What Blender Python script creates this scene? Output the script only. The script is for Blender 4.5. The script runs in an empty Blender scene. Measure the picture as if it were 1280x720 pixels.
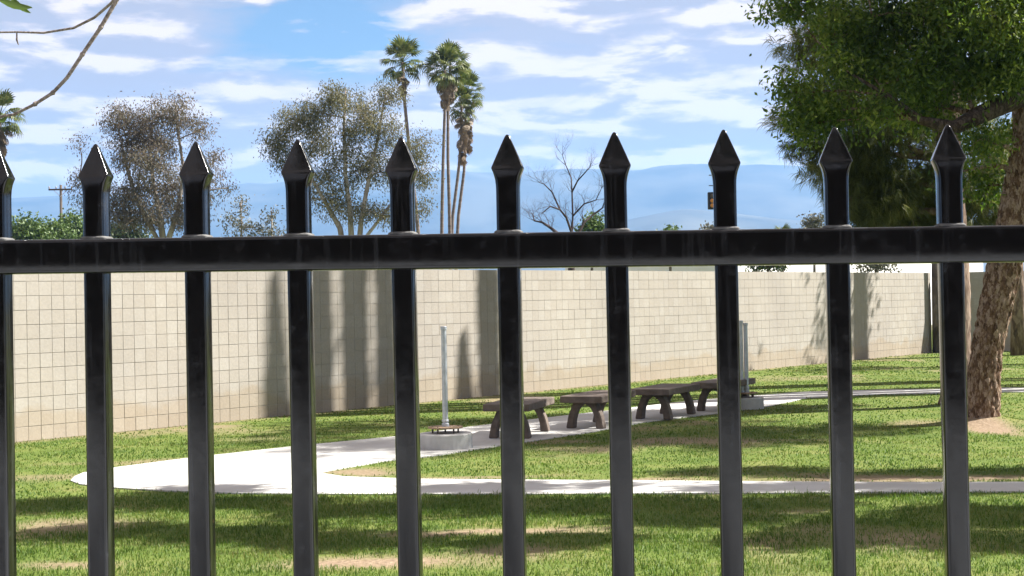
import bpy, bmesh, math, random
import numpy as np
from mathutils import Vector, Matrix, noise as mnoise
from mathutils.geometry import tessellate_polygon

R = math.radians
scene = bpy.context.scene
col = scene.collection
rng = np.random.default_rng(11)
random.seed(5)

# ------------------------------------------------------------------ camera
F = 1867.0                       # focal length in photograph pixels (1280 wide)
EYE = 1.8
PITCH, ROLL = 0.0086, 0.0195
CAM = Vector((0, 0, EYE))
fwd = Vector((0, math.cos(PITCH), math.sin(PITCH)))
u0 = Vector((0, -math.sin(PITCH), math.cos(PITCH)))
x0 = Vector((1, 0, 0))
cr = math.cos(ROLL) * x0 - math.sin(ROLL) * u0
cu = math.sin(ROLL) * x0 + math.cos(ROLL) * u0
camd = bpy.data.cameras.new('camera')
camd.sensor_width = 36
camd.lens = F / 1280 * 36
camd.clip_start = 0.05
camd.clip_end = 60000
cam = bpy.data.objects.new('camera', camd)
m = Matrix.Identity(4)
for i in range(3):
    m[i][0], m[i][1], m[i][2], m[i][3] = cr[i], cu[i], -fwd[i], CAM[i]
cam.matrix_world = m
col.objects.link(cam)
scene.camera = cam

# ------------------------------------------------------------------ sky and sun
SUN_EL, SUN_AZ = 45.0, 78.0      # azimuth from the viewing direction towards the right
world = bpy.data.worlds.new('World')
scene.world = world
world.use_nodes = True
nt = world.node_tree
for n in list(nt.nodes):
    nt.nodes.remove(n)


def N(tree, typ, **kw):
    n = tree.nodes.new(typ)
    for k, v in kw.items():
        if k == 'inputs':
            for a, b in v.items():
                n.inputs[a].default_value = b
        else:
            setattr(n, k, v)
    return n


def ramp(tree, pts, fac=None, interp='LINEAR'):
    n = tree.nodes.new('ShaderNodeValToRGB')
    e = n.color_ramp.elements
    n.color_ramp.interpolation = interp
    while len(e) < len(pts):
        e.new(0.5)
    for el, (p, c) in zip(e, pts):
        el.position = p
        el.color = (c, c, c, 1) if isinstance(c, (int, float)) else (*c, 1)
    if fac is not None:
        tree.links.new(fac, n.inputs[0])
    return n


L = nt.links.new
out = N(nt, 'ShaderNodeOutputWorld')
bg = N(nt, 'ShaderNodeBackground')
bg.inputs['Strength'].default_value = 0.052
L(bg.outputs[0], out.inputs[0])
sky = N(nt, 'ShaderNodeTexSky', sky_type='NISHITA', sun_disc=False, sun_elevation=R(SUN_EL),
        sun_rotation=R(SUN_AZ), air_density=1.0, dust_density=0.6, ozone_density=1.6)
tc = N(nt, 'ShaderNodeTexCoord')
mp = N(nt, 'ShaderNodeMapping')
mp.inputs['Scale'].default_value = (1.0, 1.0, 4.3)
mp.inputs['Location'].default_value = (2.16, 0.92, 0.45)
L(tc.outputs['Generated'], mp.inputs[0])


def cloud_noise(off, scale, detail, rough, dist):
    a = N(nt, 'ShaderNodeVectorMath', operation='ADD')
    a.inputs[1].default_value = off
    L(mp.outputs[0], a.inputs[0])
    n = N(nt, 'ShaderNodeTexNoise', noise_dimensions='3D')
    n.inputs['Scale'].default_value = scale
    n.inputs['Detail'].default_value = detail
    n.inputs['Roughness'].default_value = rough
    n.inputs['Distortion'].default_value = dist
    L(a.outputs[0], n.inputs['Vector'])
    return n.outputs[0]


def mth(op, a, b=None, c=None):
    n = N(nt, 'ShaderNodeMath', operation=op)
    for i, v in enumerate((a, b, c)):
        if v is None: continue
        if isinstance(v, (int, float)): n.inputs[i].default_value = v
        else: L(v, n.inputs[i])
    return n.outputs[0]


# an opening in the cloud deck, up and to the left of the palms
gap = Vector((-0.135, 0.975, 0.175)).normalized()
df = N(nt, 'ShaderNodeVectorMath', operation='SUBTRACT'); L(tc.outputs['Generated'], df.inputs[0]); df.inputs[1].default_value = gap
sc_ = N(nt, 'ShaderNodeVectorMath', operation='MULTIPLY'); L(df.outputs[0], sc_.inputs[0]); sc_.inputs[1].default_value = (5.5, 2.0, 17.0)
ln_ = N(nt, 'ShaderNodeVectorMath', operation='LENGTH'); L(sc_.outputs[0], ln_.inputs[0])
hole = ramp(nt, [(0.0, 0.30), (1.0, 0.0)], ln_.outputs['Value'], 'EASE').outputs[0]
# veil: a broken grey-lavender deck
nv = cloud_noise((0, 0, 0), 5.0, 8, 0.55, 0.3)
veil = ramp(nt, [(0.20, 0.0), (0.36, 0.97)], mth('SUBTRACT', nv, hole)).outputs[0]
# puffs: brighter heaps with flat grey feet
pa = cloud_noise((1.3, 0.4, 0), 13.0, 10, 0.58, 0.3)
pb_ = cloud_noise((1.3, 0.4, 0.05), 13.0, 6, 0.5, 0.3)
pm = ramp(nt, [(0.33, 0.0), (0.43, 0.55), (0.53, 1.0)], mth('SUBTRACT', pa, mth('MULTIPLY', hole, 0.6))).outputs[0]
lit = mth('MULTIPLY_ADD', mth('SUBTRACT', pa, pb_), 5.5, 0.55)
pc = ramp(nt, [(0.1, (3.0, 2.65, 2.65)), (0.5, (4.2, 3.55, 3.25)), (0.9, (6.7, 5.5, 4.7))], lit).outputs[0]
hsv = N(nt, 'ShaderNodeMix', data_type='RGBA', blend_type='MULTIPLY')
hsv.inputs[0].default_value = 1.0
hsv.inputs[7].default_value = (0.46, 0.55, 0.60, 1)
L(sky.outputs[0], hsv.inputs[6])
mx1 = N(nt, 'ShaderNodeMix', data_type='RGBA')
L(veil, mx1.inputs[0]); L(hsv.outputs[2], mx1.inputs[6]); mx1.inputs[7].default_value = (3.1, 2.72, 2.75, 1)
mx = N(nt, 'ShaderNodeMix', data_type='RGBA')
L(pm, mx.inputs[0]); L(mx1.outputs[2], mx.inputs[6]); L(pc, mx.inputs[7])
L(mx.outputs[2], bg.inputs['Color'])

sund = bpy.data.lights.new('sun', 'SUN')
sund.energy = 5.0
sund.angle = R(0.53)
sund.color = (1.0, 0.965, 0.905)
sun = bpy.data.objects.new('sun', sund)
S = Vector((math.sin(R(SUN_AZ)) * math.cos(R(SUN_EL)), math.cos(R(SUN_AZ)) * math.cos(R(SUN_EL)), math.sin(R(SUN_EL))))
sun.rotation_euler = S.to_track_quat('Z', 'Y').to_euler()
sun.location = S * 60
col.objects.link(sun)

vs = scene.view_settings
vs.view_transform = 'Standard'
vs.look = 'None'
vs.exposure = 1.85
vs.gamma = 1
vs.use_curve_mapping = False
cy = scene.cycles
cy.use_denoising = True
cy.max_bounces = 8
cy.diffuse_bounces = 3
cy.glossy_bounces = 3
cy.transmission_bounces = 4
cy.transparent_max_bounces = 8
cy.volume_bounces = 0
cy.sample_clamp_indirect = 6


# ------------------------------------------------------------------ projection helpers
def ray(px, py):
    return fwd + cr * ((px - 640) / F) + cu * ((360 - py) / F)


def ground(px, py, z=0.0):
    d = ray(px, py)
    t = (z - EYE) / d.z
    return CAM + d * t


def at(px, py, depth):
    d = ray(px, py)
    return CAM + d * (depth / d.y)


def ppm(depth):
    return F / depth


# ------------------------------------------------------------------ object helpers
def tag(o, label=None, cat=None, group=None, kind=None):
    if label: o['label'] = label
    if cat: o['category'] = cat
    if group: o['group'] = group
    if kind: o['kind'] = kind
    return o


def empty(name, loc, rz=0.0, label=None, cat=None, group=None):
    o = bpy.data.objects.new(name, None)
    o.location = loc
    o.rotation_euler = (0, 0, rz)
    o.empty_display_size = 0.1
    col.objects.link(o)
    return tag(o, label, cat, group)


def link(name, me, parent=None, keep_world=True):
    o = bpy.data.objects.new(name, me)
    col.objects.link(o)
    if parent is not None:
        o.parent = parent
        if keep_world:
            o.matrix_parent_inverse = world_of(parent).inverted()
    return o


def world_of(o):
    mm = o.matrix_basis.copy()
    if o.parent is not None:
        mm = world_of(o.parent) @ o.matrix_parent_inverse @ mm
    return mm


class MB:
    """collects verts / faces and links them as one mesh"""
    def __init__(s):
        s.v, s.f = [], []

    def box(s, x0, x1, y0, y1, z0, z1):
        b = len(s.v)
        s.v += [(x0, y0, z0), (x1, y0, z0), (x1, y1, z0), (x0, y1, z0), (x0, y0, z1), (x1, y0, z1), (x1, y1, z1), (x0, y1, z1)]
        s.f += [(b, b+3, b+2, b+1), (b+4, b+5, b+6, b+7), (b, b+1, b+5, b+4), (b+1, b+2, b+6, b+5), (b+2, b+3, b+7, b+6), (b+3, b, b+4, b+7)]

    def tube(s, pts, rad, n=8, cap=True):
        pts = [Vector(p) for p in pts]
        prev = None
        base = len(s.v)
        ref = Vector((0.31, 0.87, 0.38))
        for i, p in enumerate(pts):
            t = (pts[min(i + 1, len(pts) - 1)] - pts[max(i - 1, 0)])
            t = t.normalized() if t.length > 1e-9 else Vector((0, 0, 1))
            if prev is None:
                a = t.cross(ref)
                if a.length < 1e-3: a = t.cross(Vector((1, 0, 0)))
            else:
                a = prev - t * prev.dot(t)
            a.normalize(); prev = a
            b = t.cross(a)
            r = rad[i] if hasattr(rad, '__len__') else rad
            for k in range(n):
                an = 2 * math.pi * k / n
                s.v.append(tuple(p + a * (math.cos(an) * r) + b * (math.sin(an) * r)))
        for i in range(len(pts) - 1):
            for k in range(n):
                k2 = (k + 1) % n
                s.f.append((base + i*n + k, base + i*n + k2, base + (i+1)*n + k2, base + (i+1)*n + k))
        if cap:
            s.f.append(tuple(base + k for k in reversed(range(n))))
            e = base + (len(pts) - 1) * n
            s.f.append(tuple(e + k for k in range(n)))

    def loft(s, rings, cap=True):
        base = len(s.v); n = len(rings[0])
        for r in rings: s.v += [tuple(p) for p in r]
        for i in range(len(rings) - 1):
            for k in range(n):
                k2 = (k + 1) % n
                s.f.append((base + i*n + k, base + i*n + k2, base + (i+1)*n + k2, base + (i+1)*n + k))
        if cap:
            s.f.append(tuple(base + k for k in reversed(range(n))))
            e = base + (len(rings) - 1) * n
            s.f.append(tuple(e + k for k in range(n)))

    def mesh(s, name, mat, smooth=False):
        me = bpy.data.meshes.new(name)
        me.from_pydata(s.v, [], s.f)
        if smooth:
            me.polygons.foreach_set('use_smooth', [True] * len(me.polygons))
        if mat: me.materials.append(mat)
        me.update()
        return me

    def build(s, name, mat, parent=None, smooth=False):
        return link(name, s.mesh(name, mat, smooth), parent)


def bevelled(me, width, seg=2):
    bm = bmesh.new(); bm.from_mesh(me)
    bmesh.ops.bevel(bm, geom=list(bm.edges), offset=width, segments=seg, affect='EDGES', profile=0.5)
    bm.to_mesh(me); bm.free()
    return me


def np_mesh(name, verts, tris, mat):
    me = bpy.data.meshes.new(name)
    nv, nf = len(verts), len(tris)
    me.vertices.add(nv)
    me.vertices.foreach_set('co', np.asarray(verts, np.float32).ravel())
    me.loops.add(nf * 3)
    me.loops.foreach_set('vertex_index', np.asarray(tris, np.int32).ravel())
    me.polygons.add(nf)
    me.polygons.foreach_set('loop_start', np.arange(0, nf * 3, 3, dtype=np.int32))
    me.polygons.foreach_set('loop_total', np.full(nf, 3, np.int32))
    if mat: me.materials.append(mat)
    me.update(calc_edges=True)
    return me


def unit(a):
    return a / np.maximum(np.linalg.norm(a, axis=1, keepdims=True), 1e-9)


# ------------------------------------------------------------------ materials
def new_mat(name):
    mt = bpy.data.materials.new(name)
    mt.use_nodes = True
    t = mt.node_tree
    b = t.nodes['Principled BSDF']
    return mt, t, b


def noise_mat(name, c1, c2, scale=8.0, rough=0.85, detail=6, bump=0.3, bump_scale=None, spec=0.3, stretch=(1, 1, 1), c3=None):
    mt, t, b = new_mat(name)
    tcn = N(t, 'ShaderNodeTexCoord')
    mpn = N(t, 'ShaderNodeMapping'); mpn.inputs['Scale'].default_value = stretch
    t.links.new(tcn.outputs['Object'], mpn.inputs[0])
    no = N(t, 'ShaderNodeTexNoise'); no.inputs['Scale'].default_value = scale; no.inputs['Detail'].default_value = detail
    t.links.new(mpn.outputs[0], no.inputs['Vector'])
    pts = [(0.32, c1), (0.68, c2)] if c3 is None else [(0.3, c1), (0.52, c2), (0.72, c3)]
    rp = ramp(t, pts, no.outputs[0])
    t.links.new(rp.outputs[0], b.inputs['Base Color'])
    b.inputs['Roughness'].default_value = rough
    b.inputs['Specular IOR Level'].default_value = spec
    if bump:
        n2 = N(t, 'ShaderNodeTexNoise'); n2.inputs['Scale'].default_value = bump_scale or scale * 4; n2.inputs['Detail'].default_value = 5
        t.links.new(mpn.outputs[0], n2.inputs['Vector'])
        bp = N(t, 'ShaderNodeBump'); bp.inputs['Strength'].default_value = bump; bp.inputs['Distance'].default_value = 0.02
        t.links.new(n2.outputs[0], bp.inputs['Height'])
        t.links.new(bp.outputs[0], b.inputs['Normal'])
    return mt


def leaf_mat(name, cols, trans=0.35, rough=0.5, spec=0.35, blob=0.7):
    """colour varies leaf by leaf and in patches"""
    mt, t, b = new_mat(name)
    ge = N(t, 'ShaderNodeNewGeometry')
    no = N(t, 'ShaderNodeTexNoise'); no.inputs['Scale'].default_value = blob; no.inputs['Detail'].default_value = 3
    t.links.new(ge.outputs['Position'], no.inputs['Vector'])
    ad = N(t, 'ShaderNodeMath', operation='MULTIPLY_ADD'); ad.inputs[1].default_value = 0.55
    t.links.new(ge.outputs['Random Per Island'], ad.inputs[0])
    m2 = N(t, 'ShaderNodeMath', operation='MULTIPLY_ADD'); m2.inputs[1].default_value = 1.1; m2.inputs[2].default_value = -0.32
    t.links.new(no.outputs[0], m2.inputs[0])
    t.links.new(m2.outputs[0], ad.inputs[2])
    k = len(cols) - 1
    rp = ramp(t, [(0.1 + 0.8 * i / k, c) for i, c in enumerate(cols)], ad.outputs[0])
    t.links.new(rp.outputs[0], b.inputs['Base Color'])
    b.inputs['Roughness'].default_value = rough
    b.inputs['Specular IOR Level'].default_value = spec
    tr = N(t, 'ShaderNodeBsdfTranslucent')
    hv = N(t, 'ShaderNodeHueSaturation'); hv.inputs['Saturation'].default_value = 1.05; hv.inputs['Value'].default_value = 1.25
    t.links.new(rp.outputs[0], hv.inputs['Color']); t.links.new(hv.outputs[0], tr.inputs[0])
    ms = N(t, 'ShaderNodeMixShader'); ms.inputs[0].default_value = trans
    t.links.new(b.outputs[0], ms.inputs[1]); t.links.new(tr.outputs[0], ms.inputs[2])
    t.links.new(ms.outputs[0], t.nodes['Material Output'].inputs[0])
    return mt


def fence_mat():
    mt, t, b = new_mat('black_fence_paint')
    ge = N(t, 'ShaderNodeNewGeometry')
    mpn = N(t, 'ShaderNodeMapping'); mpn.inputs['Scale'].default_value = (95, 95, 5)
    t.links.new(ge.outputs['Position'], mpn.inputs[0])
    st = N(t, 'ShaderNodeTexNoise'); st.inputs['Scale'].default_value = 1.0; st.inputs['Detail'].default_value = 6; st.inputs['Roughness'].default_value = 0.6
    t.links.new(mpn.outputs[0], st.inputs['Vector'])
    sp = N(t, 'ShaderNodeTexNoise'); sp.inputs['Scale'].default_value = 55; sp.inputs['Detail'].default_value = 8; sp.inputs['Roughness'].default_value = 0.7
    t.links.new(ge.outputs['Position'], sp.inputs['Vector'])
    r1 = ramp(t, [(0.55, 0.0), (0.62, 0.25), (0.76, 0.6)], st.outputs[0])
    r2 = ramp(t, [(0.56, 0.0), (0.72, 1.0)], sp.outputs[0])
    mxx = N(t, 'ShaderNodeMath', operation='MULTIPLY_ADD'); mxx.inputs[1].default_value = 0.35
    t.links.new(r2.outputs[0], mxx.inputs[0]); t.links.new(r1.outputs[0], mxx.inputs[2])
    # dust that settles on upward faces
    sx = N(t, 'ShaderNodeSeparateXYZ'); t.links.new(ge.outputs['Normal'], sx.inputs[0])
    up = ramp(t, [(0.55, 0.0), (0.9, 0.9)], sx.outputs[2])
    mxa = N(t, 'ShaderNodeMath', operation='MAXIMUM'); t.links.new(mxx.outputs[0], mxa.inputs[0]); t.links.new(up.outputs[0], mxa.inputs[1])
    cm = N(t, 'ShaderNodeMix', data_type='RGBA')
    cm.inputs[6].default_value = (0.0022, 0.0022, 0.0028, 1); cm.inputs[7].default_value = (0.034, 0.035, 0.038, 1)
    t.links.new(mxa.outputs[0], cm.inputs[0])
    rn = N(t, 'ShaderNodeTexNoise'); rn.inputs['Scale'].default_value = 23; rn.inputs['Detail'].default_value = 9; rn.inputs['Roughness'].default_value = 0.65
    t.links.new(ge.outputs['Position'], rn.inputs['Vector'])
    rm = ramp(t, [(0.68, 0.0), (0.73, 0.8)], rn.outputs[0])
    rc = N(t, 'ShaderNodeMix', data_type='RGBA'); rc.inputs[7].default_value = (0.055, 0.026, 0.014, 1)
    t.links.new(rm.outputs[0], rc.inputs[0]); t.links.new(cm.outputs[2], rc.inputs[6])
    t.links.new(rc.outputs[2], b.inputs['Base Color'])
    rr = ramp(t, [(0.3, 0.07), (0.75, 0.2)], sp.outputs[0])
    t.links.new(rr.outputs[0], b.inputs['Roughness'])
    b.inputs['Specular IOR Level'].default_value = 0.5
    bp = N(t, 'ShaderNodeBump'); bp.inputs['Strength'].default_value = 0.05; bp.inputs['Distance'].default_value = 0.0006
    n3 = N(t, 'ShaderNodeTexNoise'); n3.inputs['Scale'].default_value = 90; n3.inputs['Detail'].default_value = 4
    t.links.new(ge.outputs['Position'], n3.inputs['Vector'])
    t.links.new(n3.outputs[0], bp.inputs['Height']); t.links.new(bp.outputs[0], b.inputs['Normal'])
    return mt


def block_mat():
    mt, t, b = new_mat('concrete_block')
    ge = N(t, 'ShaderNodeNewGeometry')
    oi = N(t, 'ShaderNodeObjectInfo')
    ad = N(t, 'ShaderNodeMath', operation='ADD'); t.links.new(ge.outputs['Random Per Island'], ad.inputs[0]); t.links.new(oi.outputs['Random'], ad.inputs[1])
    fr = N(t, 'ShaderNodeMath', operation='FRACT'); t.links.new(ad.outputs[0], fr.inputs[0])
    rp = ramp(t, [(0.0, (0.308, 0.282, 0.247)), (0.35, (0.315, 0.290, 0.256)), (0.75, (0.319, 0.295, 0.262)), (1.0, (0.335, 0.313, 0.281))], fr.outputs[0])
    no = N(t, 'ShaderNodeTexNoise'); no.inputs['Scale'].default_value = 0.55; no.inputs['Detail'].default_value = 5
    t.links.new(ge.outputs['Position'], no.inputs['Vector'])
    r2 = ramp(t, [(0.3, (0.88, 0.87, 0.86)), (0.7, (1.04, 1.03, 1.0))], no.outputs[0])
    m1 = N(t, 'ShaderNodeMix', data_type='RGBA', blend_type='MULTIPLY'); m1.inputs[0].default_value = 1
    t.links.new(rp.outputs[0], m1.inputs[6]); t.links.new(r2.outputs[0], m1.inputs[7])
    n2 = N(t, 'ShaderNodeTexNoise'); n2.inputs['Scale'].default_value = 26; n2.inputs['Detail'].default_value = 7; n2.inputs['Roughness'].default_value = 0.7
    t.links.new(ge.outputs['Position'], n2.inputs['Vector'])
    r3 = ramp(t, [(0.3, 0.88), (0.7, 1.06)], n2.outputs[0])
    m2 = N(t, 'ShaderNodeMix', data_type='RGBA', blend_type='MULTIPLY'); m2.inputs[0].default_value = 1
    t.links.new(m1.outputs[2], m2.inputs[6]); t.links.new(r3.outputs[0], m2.inputs[7])
    sz = N(t, 'ShaderNodeSeparateXYZ'); t.links.new(ge.outputs['Position'], sz.inputs[0])
    n5 = N(t, 'ShaderNodeTexNoise'); n5.inputs['Scale'].default_value = 1.7; n5.inputs['Detail'].default_value = 6
    t.links.new(ge.outputs['Position'], n5.inputs['Vector'])
    hh = N(t, 'ShaderNodeMath', operation='MULTIPLY_ADD'); hh.inputs[1].default_value = -0.75; t.links.new(n5.outputs[0], hh.inputs[0]); t.links.new(sz.outputs[2], hh.inputs[2])
    rs_ = ramp(t, [(0.0, 0.75), (0.12, 0.0)], hh.outputs[0])
    sm = N(t, 'ShaderNodeMix', data_type='RGBA', blend_type='MULTIPLY'); sm.inputs[7].default_value = (0.93, 0.85, 0.74, 1)
    t.links.new(rs_.outputs[0], sm.inputs[0]); t.links.new(m2.outputs[2], sm.inputs[6])
    t.links.new(sm.outputs[2], b.inputs['Base Color'])
    b.inputs['Roughness'].default_value = 0.92; b.inputs['Specular IOR Level'].default_value = 0.15
    bp = N(t, 'ShaderNodeBump'); bp.inputs['Strength'].default_value = 0.5; bp.inputs['Distance'].default_value = 0.006
    t.links.new(n2.outputs[0], bp.inputs['Height']); t.links.new(bp.outputs[0], b.inputs['Normal'])
    return mt


def lawn_mat():
    mt, t, b = new_mat('lawn_soil_and_thatch')
    ge = N(t, 'ShaderNodeNewGeometry')
    at_ = N(t, 'ShaderNodeAttribute', attribute_name='dirt')
    n1 = N(t, 'ShaderNodeTexNoise'); n1.inputs['Scale'].default_value = 1.3; n1.inputs['Detail'].default_value = 7; n1.inputs['Roughness'].default_value = 0.65
    t.links.new(ge.outputs['Position'], n1.inputs['Vector'])
    g = ramp(t, [(0.3, (0.06, 0.095, 0.018)), (0.5, (0.096, 0.13, 0.028)), (0.7, (0.15, 0.152, 0.05))], n1.outputs[0])
    n2 = N(t, 'ShaderNodeTexNoise'); n2.inputs['Scale'].default_value = 22; n2.inputs['Detail'].default_value = 7
    t.links.new(ge.outputs['Position'], n2.inputs['Vector'])
    d = ramp(t, [(0.3, (0.16, 0.115, 0.075)), (0.6, (0.235, 0.175, 0.12)), (0.75, (0.285, 0.225, 0.16))], n2.outputs[0])
    cmx = N(t, 'ShaderNodeMix', data_type='RGBA')
    t.links.new(at_.outputs['Fac'], cmx.inputs[0]); t.links.new(g.outputs[0], cmx.inputs[6]); t.links.new(d.outputs[0], cmx.inputs[7])
    t.links.new(cmx.outputs[2], b.inputs['Base Color'])
    b.inputs['Roughness'].default_value = 0.95; b.inputs['Specular IOR Level'].default_value = 0.1
    bp = N(t, 'ShaderNodeBump'); bp.inputs['Strength'].default_value = 0.6; bp.inputs['Distance'].default_value = 0.03
    t.links.new(n2.outputs[0], bp.inputs['Height']); t.links.new(bp.outputs[0], b.inputs['Normal'])
    return mt


def bark_mat(name, dark, mid, light, scale=9.0, stretch=(1, 1, 0.35), bump=0.8):
    mt, t, b = new_mat(name)
    ge = N(t, 'ShaderNodeNewGeometry')
    mpn = N(t, 'ShaderNodeMapping'); mpn.inputs['Scale'].default_value = stretch
    t.links.new(ge.outputs['Position'], mpn.inputs[0])
    no = N(t, 'ShaderNodeTexNoise'); no.inputs['Scale'].default_value = scale * 2; no.inputs['Detail'].default_value = 6
    t.links.new(mpn.outputs[0], no.inputs['Vector'])
    dm = N(t, 'ShaderNodeVectorMath', operation='MULTIPLY_ADD'); dm.inputs[1].default_value = (.06, .06, .06)
    t.links.new(no.outputs['Color'], dm.inputs[0]); t.links.new(mpn.outputs[0], dm.inputs[2])
    vo = N(t, 'ShaderNodeTexVoronoi', feature='F1'); vo.inputs['Scale'].default_value = scale
    t.links.new(dm.outputs[0], vo.inputs['Vector'])
    ad = N(t, 'ShaderNodeMath', operation='MULTIPLY_ADD'); ad.inputs[1].default_value = 0.6
    t.links.new(vo.outputs['Color'], ad.inputs[0]); t.links.new(no.outputs[0], ad.inputs[2])
    rp = ramp(t, [(0.4, dark), (0.75, mid), (1.05, light)], ad.outputs[0])
    t.links.new(rp.outputs[0], b.inputs['Base Color'])
    b.inputs['Roughness'].default_value = 0.95; b.inputs['Specular IOR Level'].default_value = 0.15
    bp = N(t, 'ShaderNodeBump'); bp.inputs['Strength'].default_value = bump; bp.inputs['Distance'].default_value = 0.02
    t.links.new(no.outputs[0], bp.inputs['Height']); t.links.new(bp.outputs[0], b.inputs['Normal'])
    return mt


M = {}
M['fence'] = fence_mat()
M['caulk'] = noise_mat('pale_weld_sealant', (0.07, 0.07, 0.068), (0.16, 0.155, 0.15), 60, bump=0.2)
M['block'] = block_mat()
M['mortar'] = noise_mat('mortar', (0.255, 0.232, 0.203), (0.30, 0.276, 0.246), 20)
M['concrete'] = noise_mat('pale_path_concrete', (0.385, 0.375, 0.355), (0.475, 0.465, 0.445), 1.6, rough=0.9, bump=0.12, bump_scale=60, spec=0.2)
M['footing'] = noise_mat('footing_concrete', (0.36, 0.355, 0.34), (0.46, 0.45, 0.43), 7, rough=0.9, bump=0.25)
M['bench'] = noise_mat('brown_bench_concrete', (0.10, 0.078, 0.063), (0.155, 0.124, 0.102), 12, rough=0.85, bump=0.4, bump_scale=90)
M['galv'] = noise_mat('galvanised_pole', (0.34, 0.36, 0.39), (0.48, 0.50, 0.53), 14, rough=0.42, bump=0.05, spec=0.6)
M['galv'].node_tree.nodes['Principled BSDF'].inputs['Metallic'].default_value = 0.35
M['plate'] = noise_mat('rusty_tan_plate', (0.20, 0.13, 0.08), (0.36, 0.26, 0.17), 25, rough=0.8)
M['bolt'] = noise_mat('dark_bolt', (0.05, 0.04, 0.035), (0.11, 0.085, 0.07), 30)
M['lawn'] = lawn_mat()
M['grass'] = leaf_mat('grass_blades', [(0.030, 0.070, 0.009), (0.066, 0.125, 0.017), (0.110, 0.168, 0.028), (0.205, 0.205, 0.068)], trans=0.35, rough=0.55, spec=0.25, blob=0.9)
M['terrain'] = noise_mat('dry_valley_floor', (0.10, 0.11, 0.05), (0.17, 0.15, 0.09), 0.01, bump=0)
M['mountain'] = noise_mat('mountain_slopes', (0.012, 0.02, 0.018), (0.085, 0.085, 0.065), 0.0045, bump=0, detail=8)
M['bark_plate'] = bark_mat('plated_bark', (0.028, 0.017, 0.011), (0.13, 0.078, 0.047), (0.29, 0.215, 0.16), 22, (1, 1, 0.45))
M['bark_limb'] = bark_mat('shaded_limb_bark', (0.02, 0.014, 0.011), (0.05, 0.036, 0.028), (0.10, 0.075, 0.06), 24, (1, 1, 0.45))  # limb bark darkened in its colour to stand in for the crown's shade
M['bark_bare'] = bark_mat('bare_tree_bark', (0.022, 0.016, 0.016), (0.042, 0.032, 0.031), (0.08, 0.062, 0.06), 4.0, (1, 1, 0.4), 0.2)
M['bark_pine'] = bark_mat('pine_bark', (0.05, 0.035, 0.028), (0.14, 0.095, 0.07), (0.24, 0.18, 0.14), 10)
M['bark_euc'] = bark_mat('eucalyptus_bark', (0.12, 0.09, 0.075), (0.24, 0.20, 0.17), (0.38, 0.34, 0.30), 2.0, (1, 1, 0.3), 0.2)
M['bark_dark'] = bark_mat('grey_twig_bark', (0.05, 0.038, 0.035), (0.10, 0.08, 0.072), (0.17, 0.14, 0.13), 4.0, (1, 1, 0.4), 0.2)
M['bark_twig'] = bark_mat('pale_twig_bark', (0.09, 0.075, 0.065), (0.20, 0.165, 0.14), (0.33, 0.28, 0.24), 90, (1, 1, 1), 0.4)
M['bark_palm'] = noise_mat('palm_trunk', (0.10, 0.078, 0.065), (0.18, 0.148, 0.128), 3.0, stretch=(0.4, 0.4, 3), bump=0.3)
M['leaf_main'] = leaf_mat('broad_leaf', [(0.028, 0.056, 0.009), (0.064, 0.112, 0.015), (0.13, 0.195, 0.028), (0.26, 0.31, 0.055)], trans=0.55, blob=1.3)
M['leaf_euc'] = leaf_mat('eucalyptus_leaf', [(0.08, 0.062, 0.048), (0.135, 0.105, 0.078), (0.125, 0.118, 0.078), (0.21, 0.17, 0.135)], trans=0.25, spec=0.12, rough=.7, blob=0.35)
M['leaf_euc2'] = leaf_mat('olive_eucalyptus_leaf', [(0.072, 0.068, 0.033), (0.108, 0.106, 0.05), (0.15, 0.142, 0.07), (0.22, 0.19, 0.115)], trans=0.25, spec=0.12, rough=.7, blob=0.3)
M['leaf_green'] = leaf_mat('bushy_green_leaf', [(0.03, 0.055, 0.013), (0.058, 0.10, 0.021), (0.098, 0.15, 0.038), (0.14, 0.18, 0.052)], trans=0.25, blob=0.3)
M['leaf_dark'] = leaf_mat('dark_green_leaf', [(0.018, 0.032, 0.010), (0.035, 0.055, 0.016), (0.055, 0.08, 0.025)], trans=0.2)
M['leaf_hedge'] = leaf_mat('hedge_leaf', [(0.008, 0.014, 0.006), (0.016, 0.026, 0.010), (0.026, 0.038, 0.014)], trans=0.1)
M['leaf_grey'] = leaf_mat('grey_green_leaf', [(0.06, 0.065, 0.045), (0.10, 0.10, 0.07), (0.15, 0.145, 0.10)], trans=0.2)
M['needle'] = leaf_mat('pine_needle', [(0.035, 0.047, 0.010), (0.07, 0.086, 0.016), (0.13, 0.145, 0.035), (0.23, 0.225, 0.078)], trans=0.45, blob=1.1)
M['frond'] = leaf_mat('palm_frond', [(0.03, 0.05, 0.010), (0.07, 0.095, 0.02), (0.15, 0.16, 0.048)], trans=0.25, blob=0.8)
M['dead_frond'] = leaf_mat('dead_palm_frond', [(0.08, 0.055, 0.034), (0.15, 0.108, 0.068), (0.21, 0.16, 0.10)], trans=0.15, blob=0.8)
M['pole_wood'] = noise_mat('weathered_pole_wood', (0.05, 0.04, 0.032), (0.10, 0.08, 0.065), 2, stretch=(4, 4, 0.3), bump=0.2)
M['insulator'] = noise_mat('grey_insulator', (0.25, 0.25, 0.26), (0.4, 0.4, 0.42), 5, rough=0.3, bump=0)
M['signal'] = noise_mat('dark_signal_housing', (0.012, 0.012, 0.013), (0.03, 0.03, 0.03), 5, rough=0.5, bump=0)
M['amber'] = noise_mat('amber_lens', (0.45, 0.16, 0.03), (0.6, 0.26, 0.06), 5, rough=0.3, bump=0)
M['white_wall'] = noise_mat('white_stucco', (0.70, 0.69, 0.67), (0.80, 0.79, 0.77), 0.6, bump=0.1)
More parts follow.
